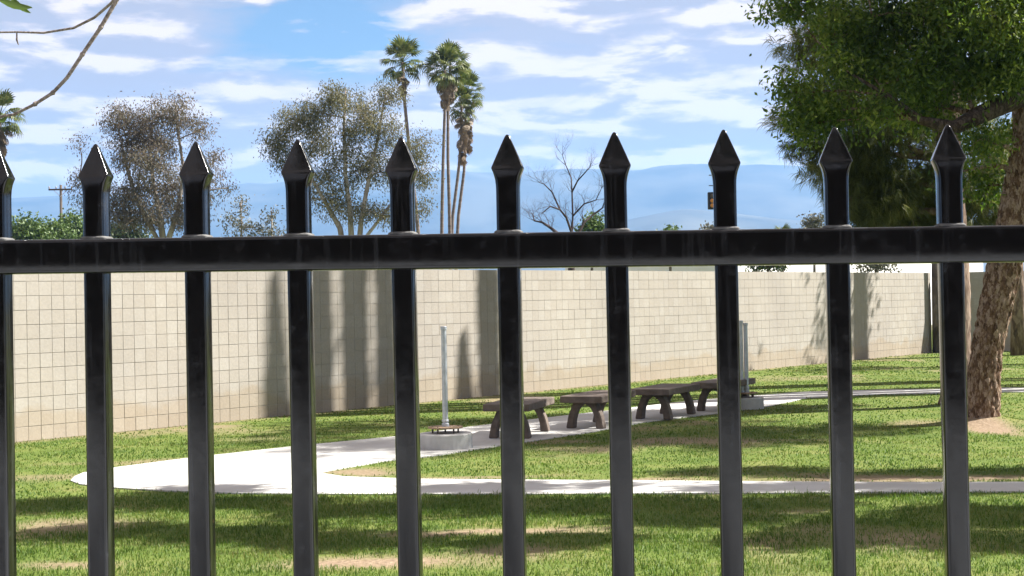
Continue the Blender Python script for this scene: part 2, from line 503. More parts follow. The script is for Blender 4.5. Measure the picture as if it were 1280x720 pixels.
M['roof'] = noise_mat('pale_roof_coping', (0.5, 0.48, 0.45), (0.62, 0.6, 0.56), 1.0, bump=0.1)
M['glass'] = noise_mat('dark_window_glass', (0.03, 0.035, 0.045), (0.05, 0.055, 0.065), 1, rough=0.08, bump=0, spec=0.8)
M['pavement'] = noise_mat('street_pavement', (0.34, 0.36, 0.39), (0.42, 0.44, 0.47), 1.5, bump=0.2)


# ------------------------------------------------------------------ 2-D value noise for numpy
def vnoise(x, y, scale, seed=0, oct=3):
    tot = np.zeros_like(x, dtype=float); amp = 1.0; nrm = 0
    for o in range(oct):
        g = np.random.default_rng(seed + o * 17).random((64, 64))
        fx, fy = x * scale, y * scale
        ix, iy = np.floor(fx).astype(int), np.floor(fy).astype(int)
        tx, ty = fx - ix, fy - iy
        tx, ty = tx * tx * (3 - 2 * tx), ty * ty * (3 - 2 * ty)
        a = g[ix % 64, iy % 64]; b = g[(ix + 1) % 64, iy % 64]; c = g[ix % 64, (iy + 1) % 64]; d = g[(ix + 1) % 64, (iy + 1) % 64]
        tot += amp * ((a * (1 - tx) + b * tx) * (1 - ty) + (c * (1 - tx) + d * tx) * ty)
        nrm += amp; amp *= 0.5; scale *= 2.03
    return tot / nrm


# ------------------------------------------------------------------ the setting: lawn, paths, terrain, mountains
PATH_PX = [(88, 602), (93, 597), (104, 592), (140, 586), (240, 573), (375, 558), (500, 546), (590, 534), (640, 528), (700, 521), (760, 514),
           (800, 509), (860, 502), (930, 496), (1000, 491), (1100, 488), (1280, 485), (1480, 481),
           (1480, 487), (1280, 490.5), (1100, 493.5), (1010, 498), (965, 508), (900, 517), (850, 523), (800, 529), (740, 541), (700, 547),
           (650, 555), (600, 562), (540, 571), (480, 578), (430, 586), (398, 592),
           (430, 597), (520, 600), (640, 601), (800, 602), (920, 603), (1100, 604), (1280, 604), (1600, 603),
           (1600, 615), (1280, 616), (1100, 617), (900, 618), (640, 619), (400, 619), (300, 618), (200, 614.5), (130, 610), (100, 606.5)]
path_xy = [ground(px, py).xy for px, py in PATH_PX]


def inside_poly(x, y, poly):
    r = np.zeros(x.shape, bool)
    n = len(poly); j = n - 1
    for i in range(n):
        xi, yi = poly[i]; xj, yj = poly[j]
        c = ((yi > y) != (yj > y)) & (x < (xj - xi) * (y - yi) / (yj - yi + 1e-12) + xi)
        r ^= c
        j = i
    return r


WA = ground(20, 553)             # wall base seen at the left
WB = ground(1168, 440.5)         # its far corner
wdir = (WB - WA); wdir.z = 0; WALL_LEN_AB = wdir.length; wdir.normalize()
wnorm = Vector((wdir.y, -wdir.x, 0))      # towards the camera side
TREE_BASE = ground(1226, 529)
PINE_BASE = ground(1195, 508)

DIRT_PX = [(480, 703, 150, 9, 1.0), (615, 664, 150, 4.5, 0.95), (90, 707, 70, 5, 0.8), (450, 590, 60, 4, 0.9), (560, 597, 170, 2.2, 0.75),
           (1110, 599, 230, 3.5, 0.95), (820, 600, 120, 2.5, 0.8), (200, 577, 120, 3.5, 0.65), (60, 597, 60, 5, 0.55), (1000, 640, 60, 3, 0.5),
           (1236, 536, 40, 7, 1.3), (985, 473, 60, 3, 0.5), (700, 552, 60, 2.5, 0.6), (1140, 529, 40, 3, 0.6), (330, 548, 60, 3, 0.35)]
DIRT = []
for px, py, rx, ry, s in DIRT_PX:
    c = ground(px, py); a = ground(px + rx, py); q = ground(px, py - ry); w = ground(px, py + ry)
    DIRT.append((c.x, c.y, abs(a.x - c.x), abs(q.y - w.y) / 2, s))


def dirt_at(x, y):
    d = np.zeros_like(x, dtype=float)
    wx = (vnoise(x, y, 1.1, 3) - 0.5)
    wy = (vnoise(x, y, 1.4, 9) - 0.5)
    for cx, cyy, rx, ry, s in DIRT:
        r = np.sqrt(((x - cx + wx * rx * 0.9) / rx) ** 2 + ((y - cyy + wy * ry * 1.6) / ry) ** 2)
        d = np.maximum(d, s * np.clip(1.5 - 1.15 * r, 0, 1))
    # worn strip along the foot of the wall
    nw = (x - WA.x) * wnorm.x + (y - WA.y) * wnorm.y
    d = np.maximum(d, 0.8 * np.clip(1 - np.abs(nw - 0.05) / 0.35, 0, 1) * (0.4 + 0.9 * vnoise(x, y, 0.8, 31)))
    d = np.maximum(d, 0.75 * np.clip((vnoise(x, y, 0.55, 77) - 0.66) * 6, 0, 1))
    return np.clip(d, 0, 1)


def lawn_height(x, y):
    h = (vnoise(x, y, 0.7, 5, 2) - 0.5) * 0.014
    h += 0.13 * np.exp(-(((x - TREE_BASE.x - 0.05) ** 2 + (y - TREE_BASE.y) ** 2) / 0.45 ** 2))
    h += 0.05 * np.exp(-(((x - PINE_BASE.x) ** 2 + (y - PINE_BASE.y) ** 2) / 0.5 ** 2))
    return h


xs = np.concatenate([np.arange(-26, -9, 1.0), np.arange(-9, 12, 0.1), np.arange(12, 46, 1.0)])
ys = np.concatenate([np.arange(1.26, 8, 0.8), np.arange(8, 30, 0.1), np.arange(30, 72, 0.5)])
gx, gy = np.meshgrid(xs, ys)
gz = lawn_height(gx, gy)
nx_, ny_ = len(xs), len(ys)
vv = np.stack([gx.ravel(), gy.ravel(), gz.ravel()], 1)
ii = np.arange((ny_ - 1) * nx_).reshape(ny_ - 1, nx_)[:, :-1].ravel()
tri = np.concatenate([np.stack([ii, ii + 1, ii + nx_ + 1], 1), np.stack([ii, ii + nx_ + 1, ii + nx_], 1)])
me = np_mesh('lawn', vv, tri, M['lawn'])
a_ = me.attributes.new('dirt', 'FLOAT', 'POINT')
a_.data.foreach_set('value', dirt_at(gx.ravel(), gy.ravel()).astype(np.float32))
me.polygons.foreach_set('use_smooth', np.ones(len(tri), bool))
tag(link('lawn', me), kind='structure')

mb = MB()
mb.v = [(-9200, -5800, -0.12), (9200, -5800, -0.12), (9200, 6200, -0.12), (-9200, 6200, -0.12)]; mb.f = [(0, 1, 2, 3)]
tag(mb.build('terrain', M['terrain']), kind='structure')

# pavement on the near side of the fence
mb = MB(); mb.box(-30, 30, -18.5, 1.25, -0.06, 0.004)
tag(mb.build('pavement', M['pavement']), kind='structure')

# the concrete path
tv = [Vector((p.x, p.y, 0)) for p in path_xy]
tess = tessellate_polygon([tv])
ZP = 0.014
mb = MB(); n = len(tv)
mb.v = [(p.x, p.y, ZP) for p in tv] + [(p.x, p.y, -0.05) for p in tv]
for t3 in tess:
    a, b, c = t3
    nz = (tv[b] - tv[a]).cross(tv[c] - tv[a]).z
    mb.f.append((a, b, c) if nz > 0 else (a, c, b))
for i in range(n):
    j = (i + 1) % n
    mb.f.append((j, i, n + i, n + j))
tag(mb.build('path', M['concrete']), kind='structure')

# mountains: three ridges one behind the other
def ridge(dist, hfun, depth, seed, name):
    nxr, nyr = 260, 34
    u = np.linspace(-1, 1, nxr)
    az = u * 0.85
    v = np.linspace(0, 1, nyr)
    U, V = np.meshgrid(az, v)
    D = dist - depth * 0.55 + depth * V
    prof = np.sin(np.clip(V * 1.12, 0, 1) * math.pi / 2) * np.where(V > 0.9, 1 - (V - 0.9) * 2, 1)
    X = np.tan(U) * D
    Y = D
    hh = hfun(U)
    rough = (vnoise(X / 900 + 50, Y / 900 + 50, 1.0, seed, 5) - 0.5)
    spur = np.abs(vnoise(X / 1500 + 80, Y / 4000 + 80, 1.0, seed + 5, 4) - 0.5) * 2
    Z = hh * prof * (1 - 0.42 * spur * (1 - V * 0.75)) + rough * 0.34 * hh * (0.25 + V)
    Z = np.where(V < 0.02, -5, Z)
    vv = np.stack([X.ravel(), Y.ravel(), Z.ravel()], 1)
    ii = np.arange((nyr - 1) * nxr).reshape(nyr - 1, nxr)[:, :-1].ravel()
    tri = np.concatenate([np.stack([ii, ii + 1, ii + nxr + 1], 1), np.stack([ii, ii + nxr + 1, ii + nxr], 1)])
    me = np_mesh(name, vv, tri, M['mountain'])
    me.polygons.foreach_set('use_smooth', np.ones(len(tri), bool))
    return tag(link(name, me), kind='structure')


def hz(px, py):                   # tangent of elevation of an image point above the level horizon
    d = ray(px, py)
    return d.z / math.hypot(d.x, d.y)


def prof_far(U):
    pts = [(-900, 230), (0, 219), (110, 216), (190, 221), (270, 205), (340, 208), (420, 198), (500, 204), (560, 188), (630, 196), (700, 187), (790, 192), (860, 183), (1000, 190), (1180, 200), (1400, 215), (2200, 235)]
    a = np.array([math.atan((p - 640) / F) for p, _ in pts]); e = np.array([hz(p, q) for p, q in pts])
    return np.interp(U, a, e) * 4600 / np.cos(U)


def prof_near(U):
    pts = [(-900, 330), (0, 300), (150, 306), (330, 285), (480, 290), (640, 276), (760, 262), (860, 246), (980, 262), (1130, 284), (1400, 300), (2200, 330)]
    a = np.array([math.atan((p - 640) / F) for p, _ in pts]); e = np.array([hz(p, q) for p, q in pts])
    return np.maximum(np.interp(U, a, e), 0.002) * 3200 / np.cos(U)


ridge(4600, prof_far, 1500, 41, 'mountains')
ridge(3200, prof_near, 1000, 63, 'foothills')

# ------------------------------------------------------------------ haze
mb = MB(); mb.box(-9500, 9500, -6000, 6400, -7.0, 560)
hm = bpy.data.materials.new('valley_haze'); hm.use_nodes = True
ht = hm.node_tree
for n in list(ht.nodes): ht.nodes.remove(n)
ho = N(ht, 'ShaderNodeOutputMaterial'); hv = N(ht, 'ShaderNodeVolumePrincipled')
hv.inputs['Color'].default_value = (0.26, 0.53, 1.0, 1)
hv.inputs['Density'].default_value = 0.00017
hv.inputs['Anisotropy'].default_value = 0.1
ht.links.new(hv.outputs[0], ho.inputs['Volume'])
tag(mb.build('haze', hm), label='thin blue haze filling the valley air', kind='stuff')

# ------------------------------------------------------------------ block wall
BS = 0.2
NC = 12
wang = math.atan2(wdir.y, wdir.x)
root = empty('block_wall', WA, wang, 'long beige concrete block wall with tree shadows behind the lawn', 'wall')
# local frame: x along the wall, y into the wall, z up
START = -12                       # blocks left of the frame
NB = int(WALL_LEN_AB / BS)
mbk = MB(); mbk.box(START * BS + 0.004, NB * BS - 0.004, 0.006, 0.194, -0.3, NC * BS - 0.006)
mcore = mbk.mesh('mortar', M['mortar'])
o = link('mortar_core', mcore, root, False)
mb1 = MB(); g = 0.0036; gv = 0.0022
mb1.box(gv, BS - gv, 0.0, 0.2, g, BS - g)
brick_me = bevelled(mb1.mesh('brick', M['block']), 0.002, 1)
single = set()
c = 0
for k in range(0, NB):
    for r in range(0, 10):
        if len(single) < 300: single.add((k, r))
for (k, r) in sorted(single):
    o = link('brick', brick_me, root, False)
    o.location = (k * BS, float(rng.normal(0, 0.0012)), r * BS)
mbr = MB()
for k in range(START, NB):
    for r in range(-1, NC):
        if (k, r) in single: continue
        j = float(rng.normal(0, 0.0012))
        mbr.box(k * BS + gv, (k + 1) * BS - gv, j, 0.2 + j, r * BS + g, (r + 1) * BS - g)
o = link('brickwork', mbr.mesh('brickwork', M['block']), root, False)
tag(o, kind='stuff')

# the return of the wall at the far right, behind the trees
c0 = root.matrix_basis @ Vector((NB * BS, 0, 0))
c1 = ground(1700, 432)
dv = (Vector((c1.x, c1.y, 0)) - c0); ln = dv.length
root2 = empty('block_wall', c0 + dv.normalized() * 0.25, math.atan2(dv.y, dv.x), 'short far stretch of beige block wall behind the tree trunks', 'wall')
mb = MB(); mb.box(0.004, ln, 0.006, 0.194, -0.3, NC * BS - 0.006)
link('mortar_core', mb.mesh('mortar', M['mortar']), root2, False)
mb = MB()
for k in range(int(ln / BS)):
    for r in range(-1, NC):
        j = float(rng.normal(0, 0.0012))
        mb.box(k * BS + gv, (k + 1) * BS - gv, j, 0.2 + j, r * BS + g, (r + 1) * BS - g)
tag(link('brickwork', mb.mesh('brickwork', M['block']), root2, False), kind='stuff')

# ------------------------------------------------------------------ iron fence in front
D0 = 1.68
PW = 0.0254 / 2


def picket_px(k):
    return (636.5 + 127.7 * k) / (1 - 0.00852 * k)


def fence_pt(k):
    px = picket_px(k)
    return at(px, 321.5 - 0.0134 * (px - 40), D0 * (1 - 0.00852 * k))


fa, fb = fence_pt(-5), fence_pt(4)
fdir = (fb - fa) / 9               # step from picket to picket (slightly sloping rail)
fcen = fence_pt(0)
fang = math.atan2(fdir.y, fdir.x)
fslope = fdir.z / math.hypot(fdir.x, fdir.y)
step = math.hypot(fdir.x, fdir.y)
froot = empty('iron_fence', (fcen.x, fcen.y, 0), fang, 'black iron fence with pointed pickets in the foreground', 'fence')


def rrect(hw, hd, r, z, n=5):
    pts = []
    r = min(r, hw * 0.98, hd * 0.98)
    for cx, cy2, a0 in ((hw - r, hd - r, 0), (-hw + r, hd - r, 90), (-hw + r, -hd + r, 180), (hw - r, -hd + r, 270)):
        for i in range(n + 1):
            a = R(a0 + 90 * i / n)
            pts.append((cx + r * math.cos(a), cy2 + r * math.sin(a), z))
    return pts


RAILH = 0.0395
mp_ = MB()
zs = [-1.92, -1.2, -0.6, -0.2, 0.0, RAILH / 2 + 0.002]
mp_.loft([rrect(PW, PW, 0.0045, z) for z in zs], cap=False)
picket_me = mp_.mesh('picket', M['fence'], True)
ms = MB()
secs = [(0.0, PW, PW, .0045), (0.02, PW, PW, .0045), (0.038, PW, PW, .0045), (0.0445, PW, PW, .0045), (0.047, .01272, .01268, .0045), (0.052, .0129, .0126, .0045), (0.058, .0136, .0123, .0044), (0.063, .0148, .0118, .004),
        (0.067, .0162, .0112, .0032), (0.0695, .0172, .0107, .0022), (0.0708, .0177, .0102, .0016), (0.0722, .0176, .0094, .0013),
        (0.0735, .0171, .0089, .0013), (0.085, .0123, .0066, .0013), (0.096, .0076, .0044, .0013), (0.103, .0046, .0030, .0013),
        (0.1065, .0030, .0022, .0013), (0.1085, .0017, .0014, .001), (0.1092, .0006, .0005, .0004)]
ms.loft([rrect(hw, hd, r, z) for z, hw, hd, r in secs], cap=False)
tip_me = ms.mesh('spear_tip', M['fence'], True)
mc = MB()
mc.loft([rrect(PW + .003, PW + .003, .005, 0.0), rrect(PW + .0022, PW + .0022, .005, .0022), rrect(PW + .0004, PW + .0004, .0045, .0034)])
caulk_me = mc.mesh('sealant_ring', M['caulk'], True)
for k in range(-8, 8):
    zc = fcen.z + fslope * step * k
    lean = random.gauss(0, 0.0025)
    tw = random.gauss(0, 1.0)
    p = link('picket', picket_me, froot, False)
    p.location = (step * k, 0, zc)
    p.rotation_euler = (0, lean, R(tw))
    t = link('spear_tip', tip_me, p, False)
    t.location = (0, 0, RAILH / 2 + 0.002)
    cring = link('sealant_ring', caulk_me, p, False)
    cring.location = (0, 0, RAILH / 2 - 0.0002)
mr = MB()
prof = [(y_, z_) for (y_, z_, _) in [(p[0], p[1], 0) for p in rrect(0.019, RAILH / 2, 0.004, 0)]]
rings = []
for xk in np.linspace(-8.6, 8.6, 36):
    rings.append([(step * xk, y_, fcen.z + fslope * step * xk + z_) for y_, z_ in prof])
mr.loft(rings)
link('rail', mr.mesh('rail', M['fence'], True), froot, False)
# bottom rail, below the frame
mr = MB()
for_r = []
for xk in np.linspace(-8.6, 8.6, 12):
    for_r.append([(step * xk, y_, 0.22 + z_) for y_, z_ in prof])
mr.loft(for_r)
link('rail', mr.mesh('rail', M['fence'], True), froot, False)

# ------------------------------------------------------------------ benches
def bench(px, py, ang, label):
    p = ground(px, py)
    # local y = along the bench (away from the viewer), x = across
    r = empty('concrete_bench', (p.x, p.y, ZP), -R(ang), label, 'bench', 'brown benches along the path')
    LEN, WID, TH, HT = 1.42, 0.62, 0.095, 0.455
    y0 = -0.20
    s = MB(); s.box(-WID / 2, WID / 2, y0, y0 + LEN, HT - TH, HT)
    link('seat', bevelled(s.mesh('seat', M['bench']), 0.012, 2), r, False)
    for yy in (0.0, LEN - 0.40 - 0.0):
        for sgn in (-1, 1):
            lg = MB(); rings = []
            for i in range(15):
                tt = i / 14
                z = (HT - TH + 0.004) * (1 - tt)
                inner = 0.012 + 0.155 * math.sqrt(max(0.0, 1 - (z / (HT - TH - 0.03)) ** 2)) if z < HT - TH - 0.03 else 0.012
                outer = 0.16 + 0.115 * tt ** 1.15 + 0.02 * math.sin(math.pi * tt)
                outer = max(outer, inner + 0.095)
                x0_, x1_ = sorted((sgn * inner, sgn * outer))
                rings.append([(x0_, yy - 0.075, z), (x1_, yy - 0.075, z), (x1_, yy + 0.075, z), (x0_, yy + 0.075, z)])
            rings.reverse()
            lg.loft(rings)
            me = lg.mesh('leg', M['bench'])
            bm = bmesh.new(); bm.from_mesh(me); bmesh.ops.recalc_face_normals(bm, faces=bm.faces)
            es = [e for e in bm.edges if len(e.link_faces) == 2 and e.calc_face_angle(0) > 0.8]
            bmesh.ops.bevel(bm, geom=es, offset=0.01, segments=2, affect='EDGES')
            bm.to_mesh(me); bm.free()
            link('leg', me, r, False)
    return r


bench(638, 549, 15, 'nearest brown concrete bench, just right of the round pole footing')
bench(733, 536.5, 24, 'second brown concrete bench from the left, close behind the nearest one')
bench(818, 525, 26, 'third brown concrete bench from the left, all arched legs showing')
bench(893, 515, 26, 'farthest brown concrete bench, beside the grey twin pole footing')


# ------------------------------------------------------------------ poles on round footings
def cyl(mbq, r0, r1, z0, z1, n=32, x=0, y=0, bev=0.0):
    prof = [(r0, z0), (r1, z1 - bev), (r1 - bev, z1)] if bev else [(r0, z0), (r1, z1)]
    mbq.loft([[(x + r * math.cos(2 * math.pi * k / n), y + r * math.sin(2 * math.pi * k / n), z) for k in range(n)] for r, z in prof])


def pole_on_footing(px, py, r_foot, h_foot, poles, label, name='footing_pole'):
    p = ground(px, py)
    r = empty(name, (p.x, p.y + r_foot * 0.9, ZP - 0.01), 0, label, 'pole', 'grey poles on round footings')
    q = MB(); cyl(q, r_foot, r_foot * 0.99, 0, h_foot, 40, bev=0.012); link('footing', q.mesh('footing', M['footing']), r, False)
    for k in range(5):
        a = 2 * math.pi * (k + 0.3) / 5
        q = MB(); cyl(q, 0.011, 0.011, h_foot - 0.01, h_foot + 0.085, 8, math.cos(a) * 0.165, math.sin(a) * 0.165)
        link('anchor_bolt', q.mesh('anchor_bolt', M['bolt']), r, False)
    q = MB(); cyl(q, 0.215, 0.215, h_foot + 0.062, h_foot + 0.08, 32, bev=0.004); link('base_plate', q.mesh('base_plate', M['plate']), r, False)
    for dx, hh in poles:
        q = MB(); cyl(q, 0.035, 0.033, h_foot + 0.07, h_foot + 0.07 + hh, 20, dx)
        po = link('pole', q.mesh('pole', M['galv'], False), r, False)
        q = MB(); cyl(q, 0.041, 0.041, h_foot + 0.07 + hh, h_foot + 0.11 + hh, 20, dx, bev=0.008); link('cap', q.mesh('cap', M['bolt' if False else 'galv']), po, False)
        q = MB(); cyl(q, 0.046, 0.046, h_foot + 0.08, h_foot + 0.12, 20, dx, bev=0.006); link('collar', q.mesh('collar', M['galv']), po, False)
        q = MB(); cyl(q, 0.043, 0.043, h_foot + 0.14, h_foot + 0.165, 20, dx, bev=0.006); link('collar', q.mesh('collar', M['galv']), po, False)


pole_on_footing(556, 564, 0.33, 0.19, [(0.0, 1.2)], 'single pale pole on round white footing left of the benches')
pole_on_footing(934, 512.5, 0.31, 0.18, [(-0.035, 1.12), (0.042, 1.08)], 'pair of grey poles on shaded footing behind the farthest bench')


# ------------------------------------------------------------------ trees
def curve_pts(a, b, bow, n=5):
    a, b = Vector(a), Vector(b)
    d = b - a
    off = Vector((random.uniform(-1, 1), random.uniform(-1, 1), random.uniform(-0.3, 1))) * bow * d.length
    return [a + d * (i / n) + off * math.sin(math.pi * i / n) for i in range(n + 1)]


def leaves_mesh(name, cen, outd, L_, W_, mat, droop=0.4, rnd=1.0, fold=0.15):
    n = len(cen)
    d = unit(rng.normal(size=(n, 3)) * rnd + outd * 0.6 + np.array([0, 0, -droop]))
    s = unit(np.cross(d, rng.normal(size=(n, 3))))
    nn = np.cross(d, s)
    ln = (L_ * rng.uniform(0.6, 1.25, n))[:, None]
    wd = (W_ * rng.uniform(0.7, 1.2, n))[:, None]
    a = cen - d * ln * 0.5
    b_ = cen + s * wd * 0.5 + nn * wd * fold
    c_ = cen + d * ln * 0.5
    e = cen - s * wd * 0.5 + nn * wd * fold
    v = np.stack([a, b_, c_, e], 1).reshape(-1, 3)
    i = np.arange(n) * 4
    t = np.concatenate([np.stack([i, i + 1, i + 2], 1), np.stack([i, i + 2, i + 3], 1)])
    return np_mesh(name, v, t, mat)


def needles_mesh(name, cen, outd, per, L_, W_, mat, droop=0.35, cone=0.75):
    n = len(cen)
    c = np.repeat(cen, per, 0); o = np.repeat(outd, per, 0)
    k = len(c)
    d = unit(unit(o) + rng.normal(size=(k, 3)) * cone * 0.6 + np.array([0, 0, -droop]) * rng.uniform(0.2, 1.0, (k, 1)))
    s = unit(np.cross(d, rng.normal(size=(k, 3))))
    ln = (L_ * rng.uniform(0.6, 1.2, k))[:, None]
    a = c + rng.normal(size=(k, 3)) * 0.025
    mid = a + d * ln * 0.55
    tip = mid + unit(d + np.array([0, 0, -0.55])) * ln * 0.45
    v = np.stack([a - s * W_ / 2, a + s * W_ / 2, mid + s * W_ / 2, mid - s * W_ / 2, tip], 1).reshape(-1, 3)
    i = np.arange(k) * 5
    t = np.concatenate([np.stack([i, i + 1, i + 2], 1), np.stack([i, i + 2, i + 3], 1), np.stack([i + 3, i + 2, i + 4], 1)])
    return np_mesh(name, v, t, mat)


def nearest_on(paths, p, maxz):
    best = None
    for pts, rad in paths:
        for q, r in zip(pts, rad):
            if q.z > maxz and best is not None: continue
            d = (q - p).length + max(0, q.z - p.z) * 1.5
            if best is None or d < best[0]: best = (d, q, r)
    return best[1], best[2]


def bark_trunk(pts, rad, mat, nseg=40, nz=90, amp=0.03):
    """a trunk with plates of bark standing proud"""
    pts = [Vector(p) for p in pts]
    q = MB()
    lens = [0]
    for i in range(len(pts) - 1): lens.append(lens[-1] + (pts[i + 1] - pts[i]).length)
    rings = []
    for j in range(nz):
        t = lens[-1] * j / (nz - 1)
        i = max(k for k in range(len(lens) - 1) if lens[k] <= t + 1e-9)
        f = (t - lens[i]) / (lens[i + 1] - lens[i])
        # smooth interpolation (Catmull-Rom)
        p0, p1, p2, p3 = pts[max(i - 1, 0)], pts[i], pts[i + 1], pts[min(i + 2, len(pts) - 1)]
        c = 0.5 * ((2 * p1) + (p2 - p0) * f + (2 * p0 - 5 * p1 + 4 * p2 - p3) * f * f + (3 * p1 - p0 - 3 * p2 + p3) * f ** 3)
        r = rad[i] + (rad[i + 1] - rad[i]) * f
        ring = []
        for k in range(nseg):
            a = 2 * math.pi * k / nseg
            w = Vector((math.cos(a) * 2.1, math.sin(a) * 2.1, c.z * 3.6)) * 1.75 + Vector((c.x, 0, 0))
            dist = mnoise.voronoi(w)[0]
            plate = min(1.0, max(0.0, (dist[1] - dist[0]) * 2.6))
            rr = r * (1 + 0.05 * mnoise.noise(Vector((math.cos(a), math.sin(a), c.z * 0.8)))) + amp * (plate - 0.6)
            ring.append((c.x + math.cos(a) * rr, c.y + math.sin(a) * rr, c.z))
        rings.append(ring)
    q.loft(rings)
    return q


def clump_tree(name, label, cat, stems, clumps, bark, leaf, mode='leaf', group=None, Lf=0.1, Wf=0.04, per=30, spread=0.3, droop=0.4,
               twig_r=0.012, big_bark=None, limb_n=6, extra_limbs=(), rnd=1.0, trunk_name='trunk', need=22, limb_r=0.6, bow=0.12):
    """stems: list of (points, radii); clumps: (cx,cy,cz, rx,ry,rz, number of sprays)"""
    base = Vector(stems[0][0][0])
    r = empty(name, base, 0, label, cat, group)
    q = MB(); paths = []
    for i, (pts, rad) in enumerate(stems):
        pts = [Vector(p) for p in pts]
        if i == 0 and big_bark:
            bq = bark_trunk(pts, rad, bark, **big_bark)
            off = len(q.v); q.v += bq.v; q.f += [tuple(x + off for x in f) for f in bq.f]
        else:
            q.tube(pts, rad, 10)
        dp, dr = [], []
        for j in range(len(pts) - 1):
            for f in (0, 0.25, 0.5, 0.75):
                dp.append(pts[j].lerp(pts[j + 1], f)); dr.append(rad[j] + (rad[j + 1] - rad[j]) * f)
        dp.append(pts[-1]); dr.append(rad[-1])
        paths.append((dp, dr))
    for pts, rad in extra_limbs:
        pts = [Vector(p) for p in pts]
        lq = MB(); lq.tube(pts, rad, 10); lq.build('limb', M['bark_limb'], r, True); paths.append((pts, list(rad)))
    C, O = [], []
    for (cx, cy_, cz, rx, ry, rz, n) in clumps:
        c = Vector((cx, cy_, cz))
        a, ra = nearest_on(paths, c, cz)
        r0 = min(ra * limb_r, 0.02 + 0.035 * (c - a).length) if limb_r else twig_r
        r0 = max(r0, twig_r * 1.5)
        lp = curve_pts(a, c, bow, limb_n)
        lr = [r0 + (twig_r * 1.3 - r0) * i / limb_n for i in range(limb_n + 1)]
        q.tube(lp, lr, 6)
        paths.append((lp[2:], lr[2:]))
        u = unit(rng.normal(size=(n, 3)))
        rr = rng.random(n) ** 0.45
        P = np.array([cx, cy_, cz]) + u * rr[:, None] * np.array([rx, ry, rz])
        for p, uu in zip(P, u):
            pv = Vector(p)
            b = min(lp[1:], key=lambda w: (w - pv).length)
            q.tube(curve_pts(b, pv, 0.1, 2), [twig_r, twig_r * 0.7, twig_r * 0.35], 4, False)
        C.append(P); O.append(u + np.array([(cx - base.x), (cy_ - base.y), 0]) * 0.05)
    C = np.concatenate(C); O = np.concatenate(O)
    tr = q.build(trunk_name, bark, r, True)
    if mode == 'leaf':
        cen = np.repeat(C, per, 0); oo = np.repeat(O, per, 0)
        cen = cen + rng.normal(size=cen.shape) * spread * np.array([1, 1, 0.8])
        me = leaves_mesh('crown', cen, oo, Lf, Wf, leaf, droop, rnd)
    else:
        cen = np.repeat(C, per, 0); oo = np.repeat(O, per, 0)
        cen = cen + rng.normal(size=cen.shape) * spread
        oo = oo + rng.normal(size=oo.shape) * 0.5
        me = needles_mesh('crown', cen, oo, need, Lf, Wf, leaf, droop)
    link('crown', me, r)
    return r


def pxc(px, py, rx, ry, D, n, dy=None, jit=0.0):
    """a clump seen at (px,py) with radii in photograph pixels, standing at depth D"""
    D2 = D + jit
    p = at(px, py, D2); s = D2 / F
    return (p.x, p.y, p.z, rx * s, (dy if dy is not None else max(rx, ry) * s), ry * s, n)


def stem_px(pts, D, w):
    """trunk through image points; w = widths in pixels"""
    P = [at(px, py, D) for px, py in pts]
    return [tuple(p) for p in P], [x / 2 * D / F for x in w]


# --- big broadleaf tree at the right
TB = TREE_BASE
DT = TB.y
tp = [(TB.x, TB.y, -0.1)] + [tuple(at(px, py, DT)) for px, py in ((1228, 515), (1234, 440), (1254, 335), (1268, 270), (1284, 160), (1292, 40), (1285, -120), (1290, -300))]
trad = [0.30, 0.235, 0.215, 0.235, 0.215, 0.19, 0.16, 0.12, 0.05]
limb1 = [tuple(at(px, py, DT + dd)) for px, py, dd in ((1284, 118, 0), (1252, 131, -.3), (1222, 145, -.5), (1192, 160, -.6), (1150, 150, -.6), (1110, 120, -.6), (1060, 90, -.6))]
limb2 = [tuple(at(px, py, DT + dd)) for px, py, dd in ((1290, 60, 0), (1230, 30, .4), (1160, 10, .6), (1100, 20, .8), (1020, 10, .9))]
cl = [pxc(990, 8, 30, 22, DT - .5, 15), pxc(1055, 38, 38, 34, DT, 22), pxc(1115, 30, 46, 42, DT, 34), pxc(1180, 25, 50, 42, DT - .4, 38), pxc(1248, 30, 50, 46, DT - .6, 38),
      pxc(1090, 92, 36, 24, DT, 16), pxc(1150, 95, 46, 30, DT - .4, 28), pxc(1215, 92, 42, 26, DT - .4, 26), pxc(1265, 88, 30, 30, DT - .6, 18),
      pxc(1000, 118, 30, 26, DT - .4, 15), pxc(1035, 140, 30, 26, DT - .2, 12), pxc(1010, 155, 26, 12, DT - .2, 7), pxc(1100, 140, 30, 14, DT - .5, 8), pxc(1160, 140, 34, 18, DT + .4, 12), pxc(1230, 172, 22, 22, DT - .6, 7), pxc(1262, 168, 10, 18, DT + .6, 4),
      pxc(1200, 215, 22, 16, DT + .3, 5), pxc(1236, 232, 16, 18, DT + .5, 5), pxc(1048, 78, 20, 14, DT - .6, 7), pxc(1060, -60, 80, 60, DT, 40), pxc(1180, -70, 90, 70, DT, 56), pxc(1290, -60, 80, 70, DT, 44)]
cl += [(TB.x - 1.2, DT + 0.5, 7.8, 1.7, 1.6, 1.0, 44), (TB.x + 1.2, DT - 0.2, 8.6, 2.0, 1.8, 1.1, 52), (TB.x + 3.0, DT, 7.6, 1.8, 1.7, 1.2, 70), (TB.x + 2.5, DT - 0.3, 5.9, 1.4, 1.3, .9, 80), (TB.x + 2.3, DT + .4, 4.4, 1.0, 1.0, .6, 44),
       (TB.x + 2.6, DT + 1.6, 7.0, 1.5, 1.3, .9, 40), (TB.x + 3.2, DT + 2.8, 7.4, 1.4, 1.2, .8, 36), (TB.x + 1.3, DT + .6, 5.1, 1.0, .9, .5, 40), (TB.x + .5, DT + .2, 5.9, 1.1, .9, .5, 36)]
